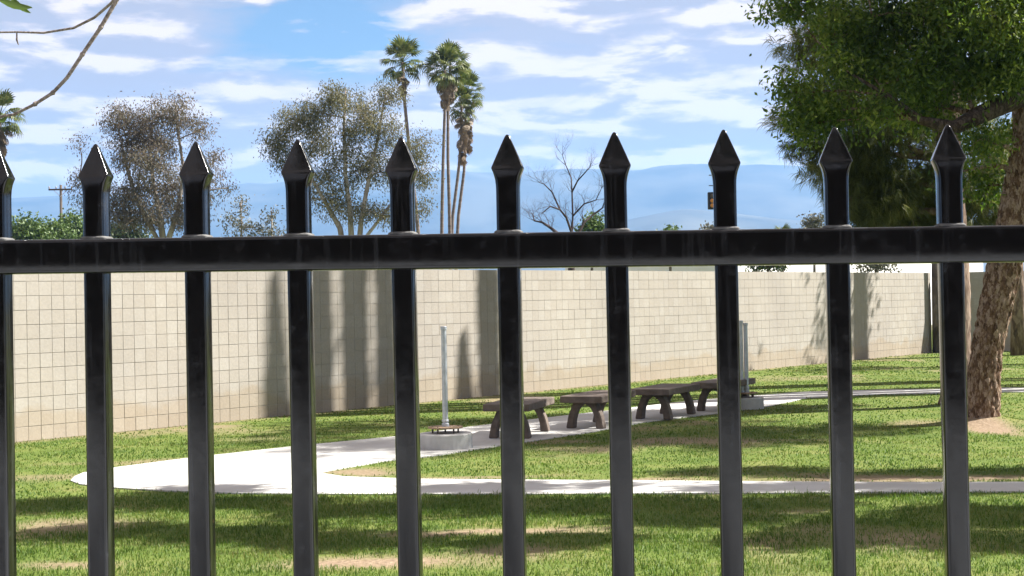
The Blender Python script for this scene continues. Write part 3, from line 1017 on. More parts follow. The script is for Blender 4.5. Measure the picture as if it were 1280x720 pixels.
clump_tree('broadleaf_tree', 'large tree with leaning plated trunk and leafy green crown at the right', 'tree', [(tp, trad)], cl, M['bark_plate'], M['leaf_main'],
           Lf=0.095, Wf=0.036, per=100, spread=0.16, droop=0.75, twig_r=0.008, big_bark=dict(nseg=110, nz=300, amp=0.03),
           extra_limbs=[(limb1, [.15, .14, .12, .10, .06, .035, .014]), (limb2, [.09, .07, .055, .04, .02])], limb_r=0.5)

# --- tall pine just behind it
PB = PINE_BASE
DP = PB.y
pp = [(PB.x, PB.y, -0.1), (PB.x + .02, DP, 0.25), tuple(at(1195, 420, DP)), tuple(at(1193, 330, DP)), tuple(at(1186, 200, DP)), tuple(at(1180, 60, DP)),
      (PB.x - .3, DP, 8.0), (PB.x - .4, DP, 9.4), (PB.x - .4, DP, 10.4)]
prad = [.33, .245, .225, .22, .2, .18, .14, .09, .03]
cl = [pxc(1018, 60, 26, 40, DP, 14), pxc(1010, 140, 26, 30, DP, 14), pxc(1060, 130, 34, 36, DP, 22), pxc(1100, 170, 40, 36, DP, 24), pxc(1068, 200, 30, 28, DP, 16),
      pxc(1110, 230, 40, 30, DP, 24), pxc(1060, 255, 22, 26, DP, 10), pxc(1105, 275, 40, 18, DP + .4, 18), pxc(1155, 220, 36, 36, DP + .5, 20), pxc(1160, 270, 36, 22, DP + .7, 16),
      pxc(1030, 190, 22, 18, DP, 7), pxc(1003, 188, 14, 10, DP, 4), pxc(1225, 190, 34, 40, DP + 1, 14), pxc(1225, 262, 26, 26, DP + 1, 10), pxc(1262, 190, 20, 50, DP + 1.4, 10),
      pxc(1085, 215, 34, 40, DP + .6, 22), pxc(1130, 258, 44, 28, DP + .9, 24), pxc(1205, 240, 34, 36, DP + .8, 18), pxc(1240, 270, 26, 20, DP + 1.2, 10), pxc(1045, 225, 16, 22, DP + .3, 8), pxc(1100, 90, 50, 40, DP + .5, 26), pxc(1170, 120, 50, 50, DP + .5, 26), pxc(1060, 30, 40, 40, DP + .3, 20)]
# upper crown, out of the frame: it shades the wall and the benches
cl += [(PB.x - 1.6, DP + .2, 7.6, 1.5, 1.4, .8, 30), (PB.x + 1.2, DP - .3, 8.0, 1.5, 1.4, .9, 26), (PB.x - .3, DP - .2, 9.6, 1.0, 1.0, .8, 22), (PB.x + 2.4, DP + .6, 7.2, 1.3, 1.2, .7, 26), (PB.x + 1.0, DP - 1.0, 6.6, 1.2, 1.0, .7, 22)]
clump_tree('pine_tree', 'dark drooping pine tree behind the leaning trunk', 'tree', [(pp, prad)], cl, M['bark_pine'], M['needle'], mode='needle',
           Lf=0.22, Wf=0.007, per=13, spread=0.17, droop=0.9, twig_r=0.012, need=20, big_bark=dict(nseg=30, nz=110, amp=0.025), limb_r=0.45)


# --- trees standing off to the right of the frame, whose shadows fall into it
def shade_tree(x, y, h, crown_r, crown_z, n, label, name='shade_tree', leaf='leaf_main', seed=1, lean=0.0, per=46, Lf=0.13, Wf=0.06, flat=0.55, r=0.22, nc=12):
    rs = np.random.default_rng(seed)
    st = [(x, y, -0.1), (x + lean * .2, y, h * .25), (x + lean * .6, y, h * .5), (x + lean, y, h * .8), (x + lean, y, h)]
    cc = []
    for i in range(nc):
        a = 2.4 * i + rs.uniform(0, .6); q = math.sqrt((i + .6) / nc) * crown_r * .8
        cc.append((x + lean + math.cos(a) * q, y + math.sin(a) * q, crown_z + rs.uniform(-.5, .5) * crown_r * flat - q * .12, crown_r * .32, crown_r * .32, crown_r * .32 * flat, n))
    return clump_tree(name, label, 'tree', [(st, [r * 1.3, r, r * .85, r * .5, r * .1])], cc, M['bark_pine'], M[leaf], Lf=Lf, Wf=Wf, per=per, spread=crown_r * .075, twig_r=0.012, limb_r=.5)


def above(px, py, z):
    """point at height z on the sun ray that meets the ground at (px, py)"""
    g_ = ground(px, py)
    k = z / math.tan(R(SUN_EL))
    return g_.x + math.sin(R(SUN_AZ)) * k, g_.y + math.cos(R(SUN_AZ)) * k


SHADE = [(60, 632, 70, 7, 7.2), (430, 640, 60, 8, 7.0), (860, 648, 80, 7, 7.0), (190, 628, 80, 6, 7.0), (120, 664, 110, 8, 6.6), (330, 630, 90, 7, 7.4), (300, 668, 70, 7, 6.8), (440, 676, 70, 6, 6.6), (560, 628, 80, 6, 7.6), 
         (690, 634, 90, 8, 7.2), (660, 678, 70, 5, 6.6), (800, 630, 80, 7, 7.8), (960, 634, 80, 8, 7.4), (1090, 658, 90, 9, 7.0), (1190, 640, 80, 8, 7.4), (1240, 676, 70, 9, 6.9),
         (1000, 676, 50, 6, 6.8), (1330, 650, 70, 9, 7.4), (1120, 592, 150, 3, 7.6), (900, 590, 120, 2.5, 7.2), (1290, 590, 110, 3.5, 7.8), (250, 614, 60, 2.5, 7.0), (640, 611, 120, 3, 7.4), (1000, 610, 160, 4, 7.6), (1250, 610, 110, 4, 7.8)]
cc = []
for px, py, rx, ry, z in SHADE:
    x, y = above(px, py, z)
    g0, g1 = ground(px, py - ry), ground(px, py + ry)
    cc.append((x, y, z, rx * ground(px, py).y / F, abs(g0.y - g1.y) / 2, .35, 16 if rx > 65 else 12))
clump_tree('shade_tree', 'broad leafy tree beyond the right edge shading the front lawn', 'tree',
           [([(8.6, 14.6, -.1), (8.5, 14.5, 2.2), (8.2, 14.4, 4.2), (7.6, 14.3, 6.2), (7.2, 14.2, 8.4)], [.32, .24, .2, .13, .03])], cc, M['bark_pine'], M['leaf_main'],
           Lf=.16, Wf=.085, per=95, spread=.17, twig_r=.012, limb_r=.5, bow=.05)


def wall_px(px):
    """foot of the block wall seen at image column px"""
    d = ray(px, 470)
    # intersect the vertical plane through px with the wall line
    k = (WA.x * d.y - WA.y * d.x) / (wdir.y * d.x - wdir.x * d.y)
    return WA + wdir * k


def cypress(px, ztip, t, rmax, label, grow=0.16, n=20000):
    """columnar conifer whose shadow falls on the wall at column px"""
    w = wall_px(px)
    x, y = w.x + math.sin(R(SUN_AZ)) * t, w.y + math.cos(R(SUN_AZ)) * t
    h = ztip + t * math.tan(R(SUN_EL))
    r = empty('cypress_tree', (x, y, 0), 0, label, 'tree', 'columnar trees beyond the right edge')
    q = MB(); q.tube([(x, y, -.1), (x, y, h * .5), (x, y, h - .2)], [.2, .12, .02], 10); q.build('trunk', M['bark_pine'], r, True)
    u = rng.random(n) ** 0.8
    z = h - u * (h - 1.0)
    rr = np.minimum(rmax, .04 + grow * (h - z)) * np.minimum(1, .35 + (z - 1.0) / 2.0)
    rr = rr * (0.8 + .45 * vnoise(z * 1.0, z * 0 + px, 1.3, 7))
    a = rng.uniform(0, 2 * math.pi, n); q_ = rng.random(n) ** .45
    cen = np.stack([x + np.cos(a) * rr * q_, y + np.sin(a) * rr * q_, z], 1)
    link('crown', leaves_mesh('crown', cen, np.tile([0, 0, 1.0], (n, 1)), .24, .12, M['leaf_hedge'], -1.4, .6), r)


cypress(345, 2.3, 15.2, .30, 'columnar cypress beyond the right edge, nearest of the close row', grow=.075)
cypress(400, 5.5, 14.4, .18, 'columnar cypress beyond the right edge, second of the close row')
cypress(445, 6.5, 13.8, .20, 'columnar cypress beyond the right edge, third of the close row')
cypress(483, 5.0, 13.6, .14, 'columnar cypress beyond the right edge, fourth of the close row')
cypress(579, 1.15, 12.6, .22, 'low columnar cypress beyond the right edge in the middle of the row', grow=.1)
cypress(612, 5.0, 12.2, .19, 'columnar cypress beyond the right edge, sixth of the row')
cypress(1080, 6.0, 9.0, .17, 'thin columnar cypress beyond the right edge near the far wall', n=14000)

# slim trunks seen at the far right
tb = ground(1272, 444)
clump_tree('pine_tree', 'slim far tree trunk at the right edge before the block wall', 'tree',
           [([(tb.x, tb.y, -.1), (tb.x + .05, tb.y, 2.5), (tb.x + .1, tb.y, 5), (tb.x + .1, tb.y, 9)], [.2, .16, .15, .05])],
           [(tb.x + .3, tb.y, 8.6, 1.8, 1.8, 1.0, 36), (tb.x - 1.0, tb.y, 7.4, 1.2, 1.2, .7, 22), (tb.x + 1.4, tb.y, 7.6, 1.2, 1.2, .7, 22)], M['bark_pine'], M['needle'], mode='needle',
           Lf=.25, Wf=.012, per=7, spread=.25, need=14)
tb = ground(1171, 441)
clump_tree('pine_tree', 'dark slender trunk at the far corner of the block wall', 'tree',
           [([(tb.x, tb.y, -.1), (tb.x + .0, tb.y, 2.5), (tb.x + .05, tb.y, 5), (tb.x + .1, tb.y, 9)], [.13, .1, .1, .04])],
           [(tb.x + .6, tb.y, 8.0, 1.4, 1.4, .9, 26), (tb.x - .2, tb.y, 6.6, 1.2, 1.2, .7, 20)], M['bark_dark'], M['needle'], mode='needle',
           Lf=.25, Wf=.012, per=7, spread=.25, need=14)
for i, (x, y, h, lab) in enumerate([(14.0, 37.0, 7.5, 'tall pine beyond the right edge farthest from the camera'), (20.5, 48.0, 10, 'tall pine beyond the right edge near the far wall corner')]):
    clump_tree('pine_tree', lab, 'tree', [([(x, y, -.1), (x, y, 3), (x + .1, y, 7), (x + .2, y, h)], [.28, .2, .17, .04])],
               [(x, y, h - 1.2, 1.5, 1.5, 1.2, 30), (x - 1.1, y + .3, h - 3, 1.2, 1.2, .8, 20), (x + 1.2, y - .2, h - 3.2, 1.2, 1.2, .8, 20)], M['bark_pine'], M['needle'], mode='needle',
               Lf=.25, Wf=.012, per=8, spread=.25, need=14)

# --- eucalyptus left of the palms
DE = 72.0
st1 = stem_px([(205, 310), (200, 270), (192, 230), (188, 190), (190, 150)], DE, [9, 7, 5, 4, 2])
st2 = stem_px([(207, 310), (222, 265), (230, 215), (222, 160), (218, 125)], DE, [8, 6, 4, 3, 1.5])
st3 = stem_px([(200, 305), (176, 262), (160, 215), (150, 170)], DE, [6, 5, 4, 2])
cl = [pxc(150, 150, 26, 20, DE, 20), pxc(175, 165, 30, 26, DE, 30, jit=1), pxc(160, 190, 26, 24, DE, 22), pxc(205, 145, 24, 22, DE, 18), pxc(222, 140, 14, 22, DE, 10), pxc(245, 165, 22, 16, DE, 10),
      pxc(190, 205, 34, 30, DE, 34, jit=-1), pxc(160, 235, 32, 28, DE, 28), pxc(215, 235, 30, 26, DE, 30, jit=1), pxc(180, 265, 40, 24, DE, 40), pxc(232, 270, 24, 22, DE, 24), pxc(140, 265, 26, 24, DE, 18),
      pxc(98, 222, 16, 10, DE, 5), pxc(110, 245, 18, 16, DE, 6), pxc(265, 205, 12, 26, DE, 8), pxc(255, 240, 18, 20, DE, 9), pxc(285, 235, 7, 5, DE, 2), pxc(205, 180, 24, 20, DE, 18), pxc(100, 185, 6, 12, DE, 2)]
clump_tree('eucalyptus_tree', 'sparse brownish eucalyptus behind the wall, left of the round-crowned one', 'tree', [st1, st2, st3], cl, M['bark_euc'], M['leaf_euc'],
           Lf=0.15, Wf=0.05, per=105, spread=0.30, droop=1.6, twig_r=.022, limb_r=.55)

DE2 = 74.0
sts = [stem_px([(430, 315), (425, 285), (405, 250), (385, 215), (368, 180)], DE2, [8, 7, 5, 4, 2]),
       stem_px([(440, 315), (438, 270), (432, 220), (430, 160), (432, 110)], DE2, [8, 7, 5, 4, 2]),
       stem_px([(448, 315), (452, 270), (462, 220), (474, 165), (480, 125)], DE2, [8, 6, 5, 3, 2]),
       stem_px([(445, 312), (470, 280), (500, 240), (520, 205)], DE2, [5, 4, 3, 2])]
cl = [pxc(345, 175, 22, 22, DE2, 20), pxc(370, 150, 26, 24, DE2, 24), pxc(360, 195, 26, 18, DE2, 16), pxc(395, 175, 24, 26, DE2, 22, jit=1), pxc(425, 125, 26, 24, DE2, 24), pxc(400, 140, 24, 22, DE2, 20),
      pxc(455, 145, 26, 26, DE2, 26, jit=-1), pxc(482, 125, 18, 22, DE2, 16), pxc(478, 165, 22, 24, DE2, 22), pxc(430, 185, 30, 28, DE2, 26), pxc(410, 225, 32, 28, DE2, 28), pxc(455, 210, 28, 28, DE2, 24, jit=1),
      pxc(420, 260, 34, 20, DE2, 24), pxc(475, 215, 22, 26, DE2, 14), pxc(520, 185, 24, 16, DE2, 16), pxc(525, 215, 24, 20, DE2, 15), pxc(495, 195, 16, 20, DE2, 8), pxc(530, 262, 14, 10, DE2, 6),
      pxc(465, 265, 20, 18, DE2, 12), pxc(385, 250, 16, 16, DE2, 6), pxc(490, 270, 18, 14, DE2, 7)]
clump_tree('eucalyptus_tree', 'broad rounded olive-brown eucalyptus with pale stems beside the palms', 'tree', sts, cl, M['bark_euc'], M['leaf_euc2'],
           Lf=0.145, Wf=0.05, per=105, spread=0.30, droop=1.5, twig_r=.02, limb_r=.55)

# --- small wispy saplings between them
DS = 62.0
for i, (px, top, w, lab) in enumerate([(300, 250, 16, 'wispy grey-green sapling between the two eucalyptus trees'), (338, 262, 15, 'small thin sapling just left of the rounded eucalyptus')]):
    st = stem_px([(px, 320), (px + 2, 285), (px + 1, top)], DS, [3, 2.4, 1])
    clump_tree('sapling', lab, 'tree', [st], [pxc(px, top + 8, w * .7, 10, DS, 9), pxc(px - 8, top + 28, w, 14, DS, 13), pxc(px + 9, top + 34, w, 14, DS, 13), pxc(px, top + 55, w * 1.3, 16, DS, 16)], M['bark_euc'], M['leaf_grey'],
               Lf=.16, Wf=.06, per=18, spread=.2, twig_r=.014)

# --- dense green trees at the left, beyond the wall
DG = 84.0
for i, (px, py, rx, ry, lab, mt, dd) in enumerate([(28, 290, 30, 24, 'rounded green tree low at the left edge, nearest the palm', 'leaf_green', 0), (66, 294, 24, 18, 'low green tree behind the foot of the utility pole', 'leaf_green', 3),
                                                   (92, 290, 24, 26, 'taller green tree between the utility pole and the brownish eucalyptus', 'leaf_green', 6), (150, 292, 34, 26, 'dark green shrub under the brownish eucalyptus crown', 'leaf_dark', 2),
                                                   (-25, 286, 30, 26, 'green tree cut by the left edge of the picture', 'leaf_green', 4)]):
    D = DG + dd
    st = stem_px([(px, 360), (px, 325), (px, py)], D, [7, 6, 3])
    cc = [pxc(px, py, rx * .8, ry * .8, D, 60), pxc(px - rx * .55, py + 12, rx * .55, ry * .6, D, 34), pxc(px + rx * .55, py + 10, rx * .55, ry * .6, D, 34), pxc(px, py + 34, rx * 1.1, ry * .8, D, 60)]
    clump_tree('leafy_tree', lab, 'tree', [st], cc, M['bark_dark'], M[mt], Lf=.22, Wf=.13, per=34, spread=.3, twig_r=.02, group='low green trees beyond the wall')


# --- fan palms
def frond_mesh(name, mat, pet=0.75, rad=0.78, nseg=13, droop=0.35, span=78):
    q = MB()
    q.tube([(0, 0, 0), (pet * .5, 0, .02), (pet, 0, 0)], [.022, .016, .012], 4)
    for i in range(nseg):
        a = R(-span + 2 * span * i / (nseg - 1))
        d = Vector((math.cos(a), math.sin(a), 0)); s = Vector((-d.y, d.x, 0))
        L_ = rad * (1 - .28 * abs(i / (nseg - 1) - .5) * 2) * random.uniform(.9, 1.05)
        w = .055
        up = .02 if i % 2 else -.015
        p0 = Vector((pet, 0, 0)); p1 = p0 + d * L_ * .5 + Vector((0, 0, up)); p2 = p0 + d * L_ * .8 + Vector((0, 0, -droop * L_ * .3)); p3 = p0 + d * L_ * .95 + Vector((0, 0, -droop * L_))
        b = len(q.v)
        q.v += [tuple(p0), tuple(p1 + s * w), tuple(p1 - s * w), tuple(p2 + s * w * .6), tuple(p2 - s * w * .6), tuple(p3)]
        q.f += [(b, b + 2, b + 1), (b + 1, b + 2, b + 4, b + 3), (b + 3, b + 4, b + 5)]
    return q.mesh(name, mat)


FR = [frond_mesh('frond', M['frond'], droop=dd) for dd in (.2, .4, .6)]
DF = [frond_mesh('dead_frond', M['dead_frond'], pet=.55, rad=.7, droop=dd, nseg=9, span=50) for dd in (.1, .25)]


def palm(label, px_pts, D, widths, scale, seed, n_green=30, n_dead=16, skirt=1.3):
    rs = random.Random(seed)
    pts = [at(px, py, D) for px, py in px_pts]
    base = Vector((pts[0].x, pts[0].y, 0))
    r = empty('fan_palm', base, 0, label, 'palm tree', 'tall fan palms beyond the wall')
    allp = [Vector((pts[0].x, pts[0].y, -.3))] + pts
    rad = [widths[0] / 2 * D / F * 1.15] + [w / 2 * D / F for w in widths]
    # finer interpolation with rings of old leaf scars
    fp, fr = [], []
    for i in range(len(allp) - 1):
        for j in range(14):
            t = j / 14
            fp.append(allp[i].lerp(allp[i + 1], t)); fr.append((rad[i] + (rad[i + 1] - rad[i]) * t) * (1.05 if j % 2 else .97))
    fp.append(allp[-1]); fr.append(rad[-1])
    q = MB(); q.tube(fp, fr, 10); q.build('trunk', M['bark_palm'], r, True)
    top = allp[-1]
    for i in range(n_green):
        t = i / (n_green - 1)
        el = R(82 - 118 * t + rs.uniform(-9, 9)); az = i * 2.39996 + rs.uniform(-.3, .3)
        o = link('frond', FR[min(2, int(t * 3))], r)
        sc = scale * rs.uniform(.85, 1.1)
        o.matrix_basis = Matrix.Translation(top + Vector((0, 0, .1 - .25 * t))) @ Matrix.Rotation(az, 4, 'Z') @ Matrix.Rotation(-el, 4, 'Y') @ Matrix.Rotation(rs.uniform(-.5, .5), 4, 'X') @ Matrix.Scale(sc, 4)
    for i in range(n_dead):
        t = i / max(1, n_dead - 1)
        el = R(-52 - 34 * t + rs.uniform(-6, 4)); az = i * 2.39996 + rs.uniform(-.4, .4)
        o = link('dead_frond', DF[i % 2], r)
        o.matrix_basis = Matrix.Translation(top + Vector((0, 0, -.25 - t * skirt))) @ Matrix.Rotation(az, 4, 'Z') @ Matrix.Rotation(-el, 4, 'Y') @ Matrix.Rotation(rs.uniform(-.5, .5), 4, 'X') @ Matrix.Scale(scale * rs.uniform(.75, 1.0), 4)
    return r


palm('tall fan palm standing alone left of the palm cluster', [(526, 330), (521, 270), (513, 200), (506, 130), (503, 78)], 90, [5.18, 4.81, 4.44, 4.07, 3.70], 1.08, 1, n_dead=10, skirt=.9)
palm('tallest fan palm of the cluster, left trunk of the straight pair', [(552, 330), (552.5, 270), (554, 200), (556, 140), (556, 88)], 90, [4.81, 4.44, 4.07, 3.70, 3.70], 1.08, 2, n_dead=14)
palm('fan palm of the cluster, right trunk of the straight pair', [(563, 330), (562, 270), (560, 200), (560, 140), (563, 82)], 91.5, [4.81, 4.44, 4.07, 3.70, 3.70], 1.0, 3, n_dead=14)
palm('shorter shaggy fan palm of the cluster, left of the two curved trunks', [(563, 330), (566, 270), (573, 215), (577, 170), (577, 132)], 93, [4.44, 4.07, 3.70, 3.70, 3.33], 0.95, 4, n_green=24, n_dead=24, skirt=2.6)
palm('shorter shaggy fan palm at the right of the cluster, outermost curved trunk', [(570, 330), (573, 270), (580, 215), (582, 165), (584, 116)], 94, [4.44, 4.07, 3.70, 3.70, 3.33], 0.95, 5, n_green=24, n_dead=26, skirt=2.8)
palm('fan palm cut off by the left edge, drooping dead fronds', [(-4, 340), (-4, 270), (-3, 220), (-2, 180), (0, 146)], 86, [4.44, 4.44, 4.07, 3.70, 3.70], 1.1, 6, n_dead=18, skirt=1.5)
palm('low fan palm barely above the rail at the right', [(978, 330), (978, 318), (978, 304)], 70, [4.44, 4.44, 4.44], .6, 7, n_dead=4, skirt=.3)


# --- bare tree
def bare_tree():
    D = 60.0
    s = D / F
    base = at(714, 345, D)
    r = empty('bare_tree', (base.x, base.y, 0), 0, 'leafless dark tree with twisted twigs right of centre', 'tree')
    q = MB(); rs = random.Random(21)
    tw = MB()

    def grow(p, d, ln, rad, lev):
        n = 4
        pts = [p]; dd = d.copy()
        for i in range(n):
            dd = (dd + Vector((rs.gauss(0, .16), rs.gauss(0, .16), rs.gauss(.05, .13)))).normalized()
            pts.append(pts[-1] + dd * ln / n)
        rr = [rad * (1 - .4 * i / n) for i in range(n + 1)]
        (q if lev < 3 else tw).tube(pts, rr, 6 if lev < 2 else 3, False)
        if lev >= 6: return
        for k in range(3 if lev < 4 else 2):
            i = rs.choice([2, 3, 4]) if k else 4
            nd = (dd + Vector((rs.gauss(0, .65), rs.gauss(0, .65), rs.gauss(.1, .5)))).normalized()
            grow(pts[i], nd, ln * rs.uniform(.55, .75), rr[i] * .62, lev + 1)

    def limb(px_pts, w0, w1):
        P = [at(px, py, D + dz) for px, py, dz in px_pts]
        n = len(P)
        R_ = [(w0 + (w1 - w0) * i / (n - 1)) / 2 * s * .8 for i in range(n)]
        q.tube(P, R_, 8, False)
        for i in range(1, n):
            for _ in range(3 if i < n - 1 else 5):
                dirn = (P[i] - P[i - 1]).normalized()
                nd = (dirn * .6 + Vector((rs.gauss(0, .6), rs.gauss(0, .5), rs.gauss(.35, .4)))).normalized()
                grow(P[i], nd, rs.uniform(.32, .6), max(.008, R_[i] * .33), 2)

    limb([(714, 345, 0), (715, 290, 0), (716, 270, 0), (715, 240, 0), (714, 222, .2), (707, 206, .3), (703, 194, .4)], 4.0, 1.0)
    limb([(716, 295, 0), (708, 272, -.3), (700, 262, -.5), (688, 258, -.8), (678, 266, -1.0)], 4.5, 1.5)
    limb([(702, 296, 0), (690, 286, .3), (678, 278, .5), (668, 276, .6), (666, 268, .6)], 6, 1.5)
    limb([(722, 296, 0), (730, 278, .4), (742, 268, .6), (753, 260, .7), (758, 245, .7)], 5, 1.5)
    limb([(715, 240, 0), (722, 226, -.4), (732, 215, -.6), (738, 208, -.6)], 3, 1)
    limb([(700, 262, -.3), (690, 240, -.5), (680, 230, -.6), (674, 228, -.6)], 3, 1)
    limb([(716, 270, 0), (730, 255, -.3), (745, 250, -.4), (752, 235, -.4)], 3, 1)
    q.tube([(base.x, base.y, -.1), tuple(at(714, 345, D)), tuple(at(715, 300, D))], [.2, .15, .12], 8)
    q.build('trunk', M['bark_bare'], r, True)
    tw.build('twigs', M['bark_bare'], r, True)


bare_tree()


def shrub(label, px, py, rx, ry, D, leaf, n=40, name='shrub', Lf=.16, Wf=.09, per=26):
    st = stem_px([(px, 350), (px, 320), (px, py + ry * .4)], D, [4, 3, 1.5])
    cc = [pxc(px, py, rx * .75, ry * .7, D, n), pxc(px - rx * .45, py + ry * .5, rx * .5, ry * .6, D, n // 2), pxc(px + rx * .45, py + ry * .55, rx * .5, ry * .6, D, n // 2)]
    clump_tree(name, label, 'shrub', [st], cc, M['bark_dark'], M[leaf], Lf=Lf, Wf=Wf, per=per, spread=.18, twig_r=.014)


shrub('light green bush behind the bare tree', 740, 282, 22, 18, 66, 'leaf_green', 34)
shrub('small olive bush left of the dark signal head', 887, 287, 11, 8, 72, 'leaf_grey', 16)
shrub('small grey-green bush above the rail left of the pine', 1018, 282, 17, 18, 72, 'leaf_grey', 26)
shrub('tiny green shoots over the wall right of the bare tree', 838, 290, 14, 5, 68, 'leaf_green', 8)
shrub('dark leafy sprays showing over the wall before the white building', 960, 327, 30, 9, 58, 'leaf_dark', 14)
shrub('brownish bush over the wall near the far corner', 1095, 327, 26, 9, 60, 'leaf_grey', 14)

# ------------------------------------------------------------------ utility pole
DU = 120.0
pb = at(76, 300, DU)
r = empty('utility_pole', (pb.x, pb.y, 0), 0, 'wooden utility pole with crossarm rising above the left trees', 'pole')
top = at(76, 231, DU)
q = MB(); q.tube([(pb.x, pb.y, -.5), (top.x, top.y, top.z)], [.15, .10], 10); q.build('pole', M['pole_wood'], r, True)
q = MB(); q.box(top.x - .95, top.x + .95, top.y - .17, top.y - .06, top.z - .45, top.z - .32)
ca = q.build('crossarm', M['pole_wood'], r)
for dx in (-.9, -.35, .4, .9):
    q = MB(); q.tube([(top.x + dx, top.y - .11, top.z - .33), (top.x + dx, top.y - .11, top.z - .22), (top.x + dx, top.y - .11, top.z - .1)], [.035, .07, .04], 8)
    q.build('insulator', M['insulator'], ca)
for sx_ in (-1, 1):
    q = MB(); q.tube([(top.x + sx_ * .55, top.y - .12, top.z - .43), (top.x, top.y - .14, top.z - .95)], [.025, .025], 5); q.build('brace', M['galv'], r)

# ------------------------------------------------------------------ dark signal head behind a picket
DSG = 62.0
sg = at(900, 300, DSG); tp_ = at(900, 214, DSG)
r = empty('signal_light', (sg.x, sg.y, 0), 0, 'dark signal head with amber lens on a pole, half hidden behind a picket', 'signal light')
q = MB(); q.tube([(sg.x, sg.y, -.2), (sg.x, sg.y, tp_.z)], [.09, .06], 10); q.build('pole', M['signal'], r, True)
hp = at(890, 251, DSG)
q = MB(); q.box(hp.x - .17, hp.x + .17, hp.y - .1, hp.y + .14, hp.z - .36, hp.z + .36)
hd = link('housing', bevelled(q.mesh('housing', M['signal']), .03, 2), r)
for dz, mt in ((.2, 'bolt'), (0.0, 'amber'), (-.2, 'amber')):
    q = MB()
    q.loft([[(hp.x + rr * math.cos(2 * math.pi * k / 16), hp.y - yy, hp.z + dz + rr * math.sin(2 * math.pi * k / 16)) for k in range(16)] for rr, yy in ((.085, .095), (.085, .115), (.05, .13), (.01, .135))])
    q.build('lens', M[mt], hd)
for py in (219, 232):
    q = MB(); a = at(900, py, DSG); b = at(886, py, DSG); q.tube([a, b], .02, 6); q.build('bracket', M['signal'], r)

# ------------------------------------------------------------------ white building beyond the wall
bp0 = at(900, 345, 70.0)
BL, BH = 33.0, 4.3
r = empty('white_building', (bp0.x, bp0.y, 0), wang, 'low white building showing just over the far end of the wall', 'building')
q = MB(); q.box(0, BL, 0, 9, -.2, BH - .22); link('wall', q.mesh('wall', M['white_wall']), r, False)
q = MB(); q.box(-.2, BL + .2, -.2, 9.2, BH - .22, BH); link('roof', q.mesh('roof', M['roof']), r, False)
for i in range(8):
    x = 2.2 + i * (BL - 4.4) / 7
    q = MB(); q.box(x - .6, x + .6, -.03, .05, .9, 1.8); wn = link('window', q.mesh('window', M['glass']), r, False)
    q = MB(); q.box(x - .7, x + .7, -.07, -.005, .81, .9); link('sill', q.mesh('sill', M['roof']), wn, False)

# ------------------------------------------------------------------ near side: the tree whose branch hangs into the top left
nb_root = empty('street_tree', (2.7, -2.6, 0), 0, 'tree whose bare twigs and one leaf hang into the top left corner', 'tree')
q = MB()
q.tube([(2.7, -2.6, -.1), (2.65, -2.5, 1.2), (2.6, -2.4, 2.6), (2.5, -2.3, 4.0), (2.6, -2.6, 6.0)], [.2, .16, .14, .1, .03], 12)
DB = 3.0
bpts = [(2.55, -2.35, 3.3), (1.6, 0.2, 3.9), (0.6, 2.0, 3.5), tuple(at(210, -95, DB)), tuple(at(146, 0, DB)), tuple(at(126, 34, DB)), tuple(at(103, 68, DB)), tuple(at(84, 97, DB)), tuple(at(66, 116, DB)), tuple(at(44, 130, DB)), tuple(at(18, 143, DB)), tuple(at(-25, 150, DB))]
q.tube(bpts, [.05, .03, .018, .0058, .0045, .0043, .0041, .004, .0038, .0034, .003, .0022], 8)
b2 = [tuple(at(170, -36, DB)), tuple(at(139, 4, DB + .03)), tuple(at(118, 22, DB + .05)), tuple(at(92, 35, DB + .06)), tuple(at(55, 41, DB + .06)), tuple(at(20, 40, DB + .06)), tuple(at(-30, 41, DB + .05))]
q.tube(b2, [.0038, .0030, .0028, .0026, .0024, .0021, .0016], 7)
q.tube([tuple(at(21, 41, DB + .06)), tuple(at(21, 50, DB + .06)), tuple(at(23, 56, DB + .06))], [.0015, .0022, .001], 6)
for px, py in ((126, 34), (103, 68), (66, 116), (44, 130)):
    p = at(px, py, DB); q.tube([p - Vector((.004, 0, .003)), p, p + Vector((.004, 0, .004))], [.003, .0056, .003], 6)
q.build('trunk', M['bark_twig'], nb_root, True)


def big_leaf(px0, py0, px1, py1, w, D, name='leaf'):
    a, b = at(px0, py0, D), at(px1, py1, D)
    d = b - a; s = Vector((d.z, .4 * d.length, -d.x)).normalized() * w
    q = MB(); n = 7
    for i in range(n):
        t = i / (n - 1); wd = math.sin(math.pi * min(1, t * .93 + .05)) ** .8
        c = a + d * t + Vector((0, 0, -.006 * math.sin(math.pi * t)))
        q.v += [tuple(c + s * wd + Vector((0, .003, 0))), tuple(c), tuple(c - s * wd + Vector((0, .003, 0)))]
    for i in range(n - 1):
        k = i * 3
        q.f += [(k, k + 1, k + 4, k + 3), (k + 1, k + 2, k + 5, k + 4)]
    q.build(name, M['leaf_green'], nb_root, True)


big_leaf(-6, -4, 40, 9, .0075, DB)
big_leaf(8, -10, 38, 16, .006, DB + .02)
big_leaf(-4, 150, 10, 143, .004, DB)
for i in range(6):
    q = None
cc = [(1.8 + math.cos(i * 2.4) * .95 * math.sqrt(i + .5), -4.2 + math.sin(i * 2.4) * .95 * math.sqrt(i + .5), 5.4 + .35 * (i % 3), 1.2, 1.2, .7, 22) for i in range(18)]
C = np.concatenate([np.array(c[:3]) + unit(rng.normal(size=(c[6], 3))) * rng.random((c[6], 1)) ** .4 * np.array(c[3:6]) for c in cc])
cen = np.repeat(C, 34, 0) + rng.normal(size=(len(C) * 34, 3)) * .2
link('crown', leaves_mesh('crown', cen, np.zeros_like(cen), .15, .08, M['leaf_hedge'], .4), nb_root)

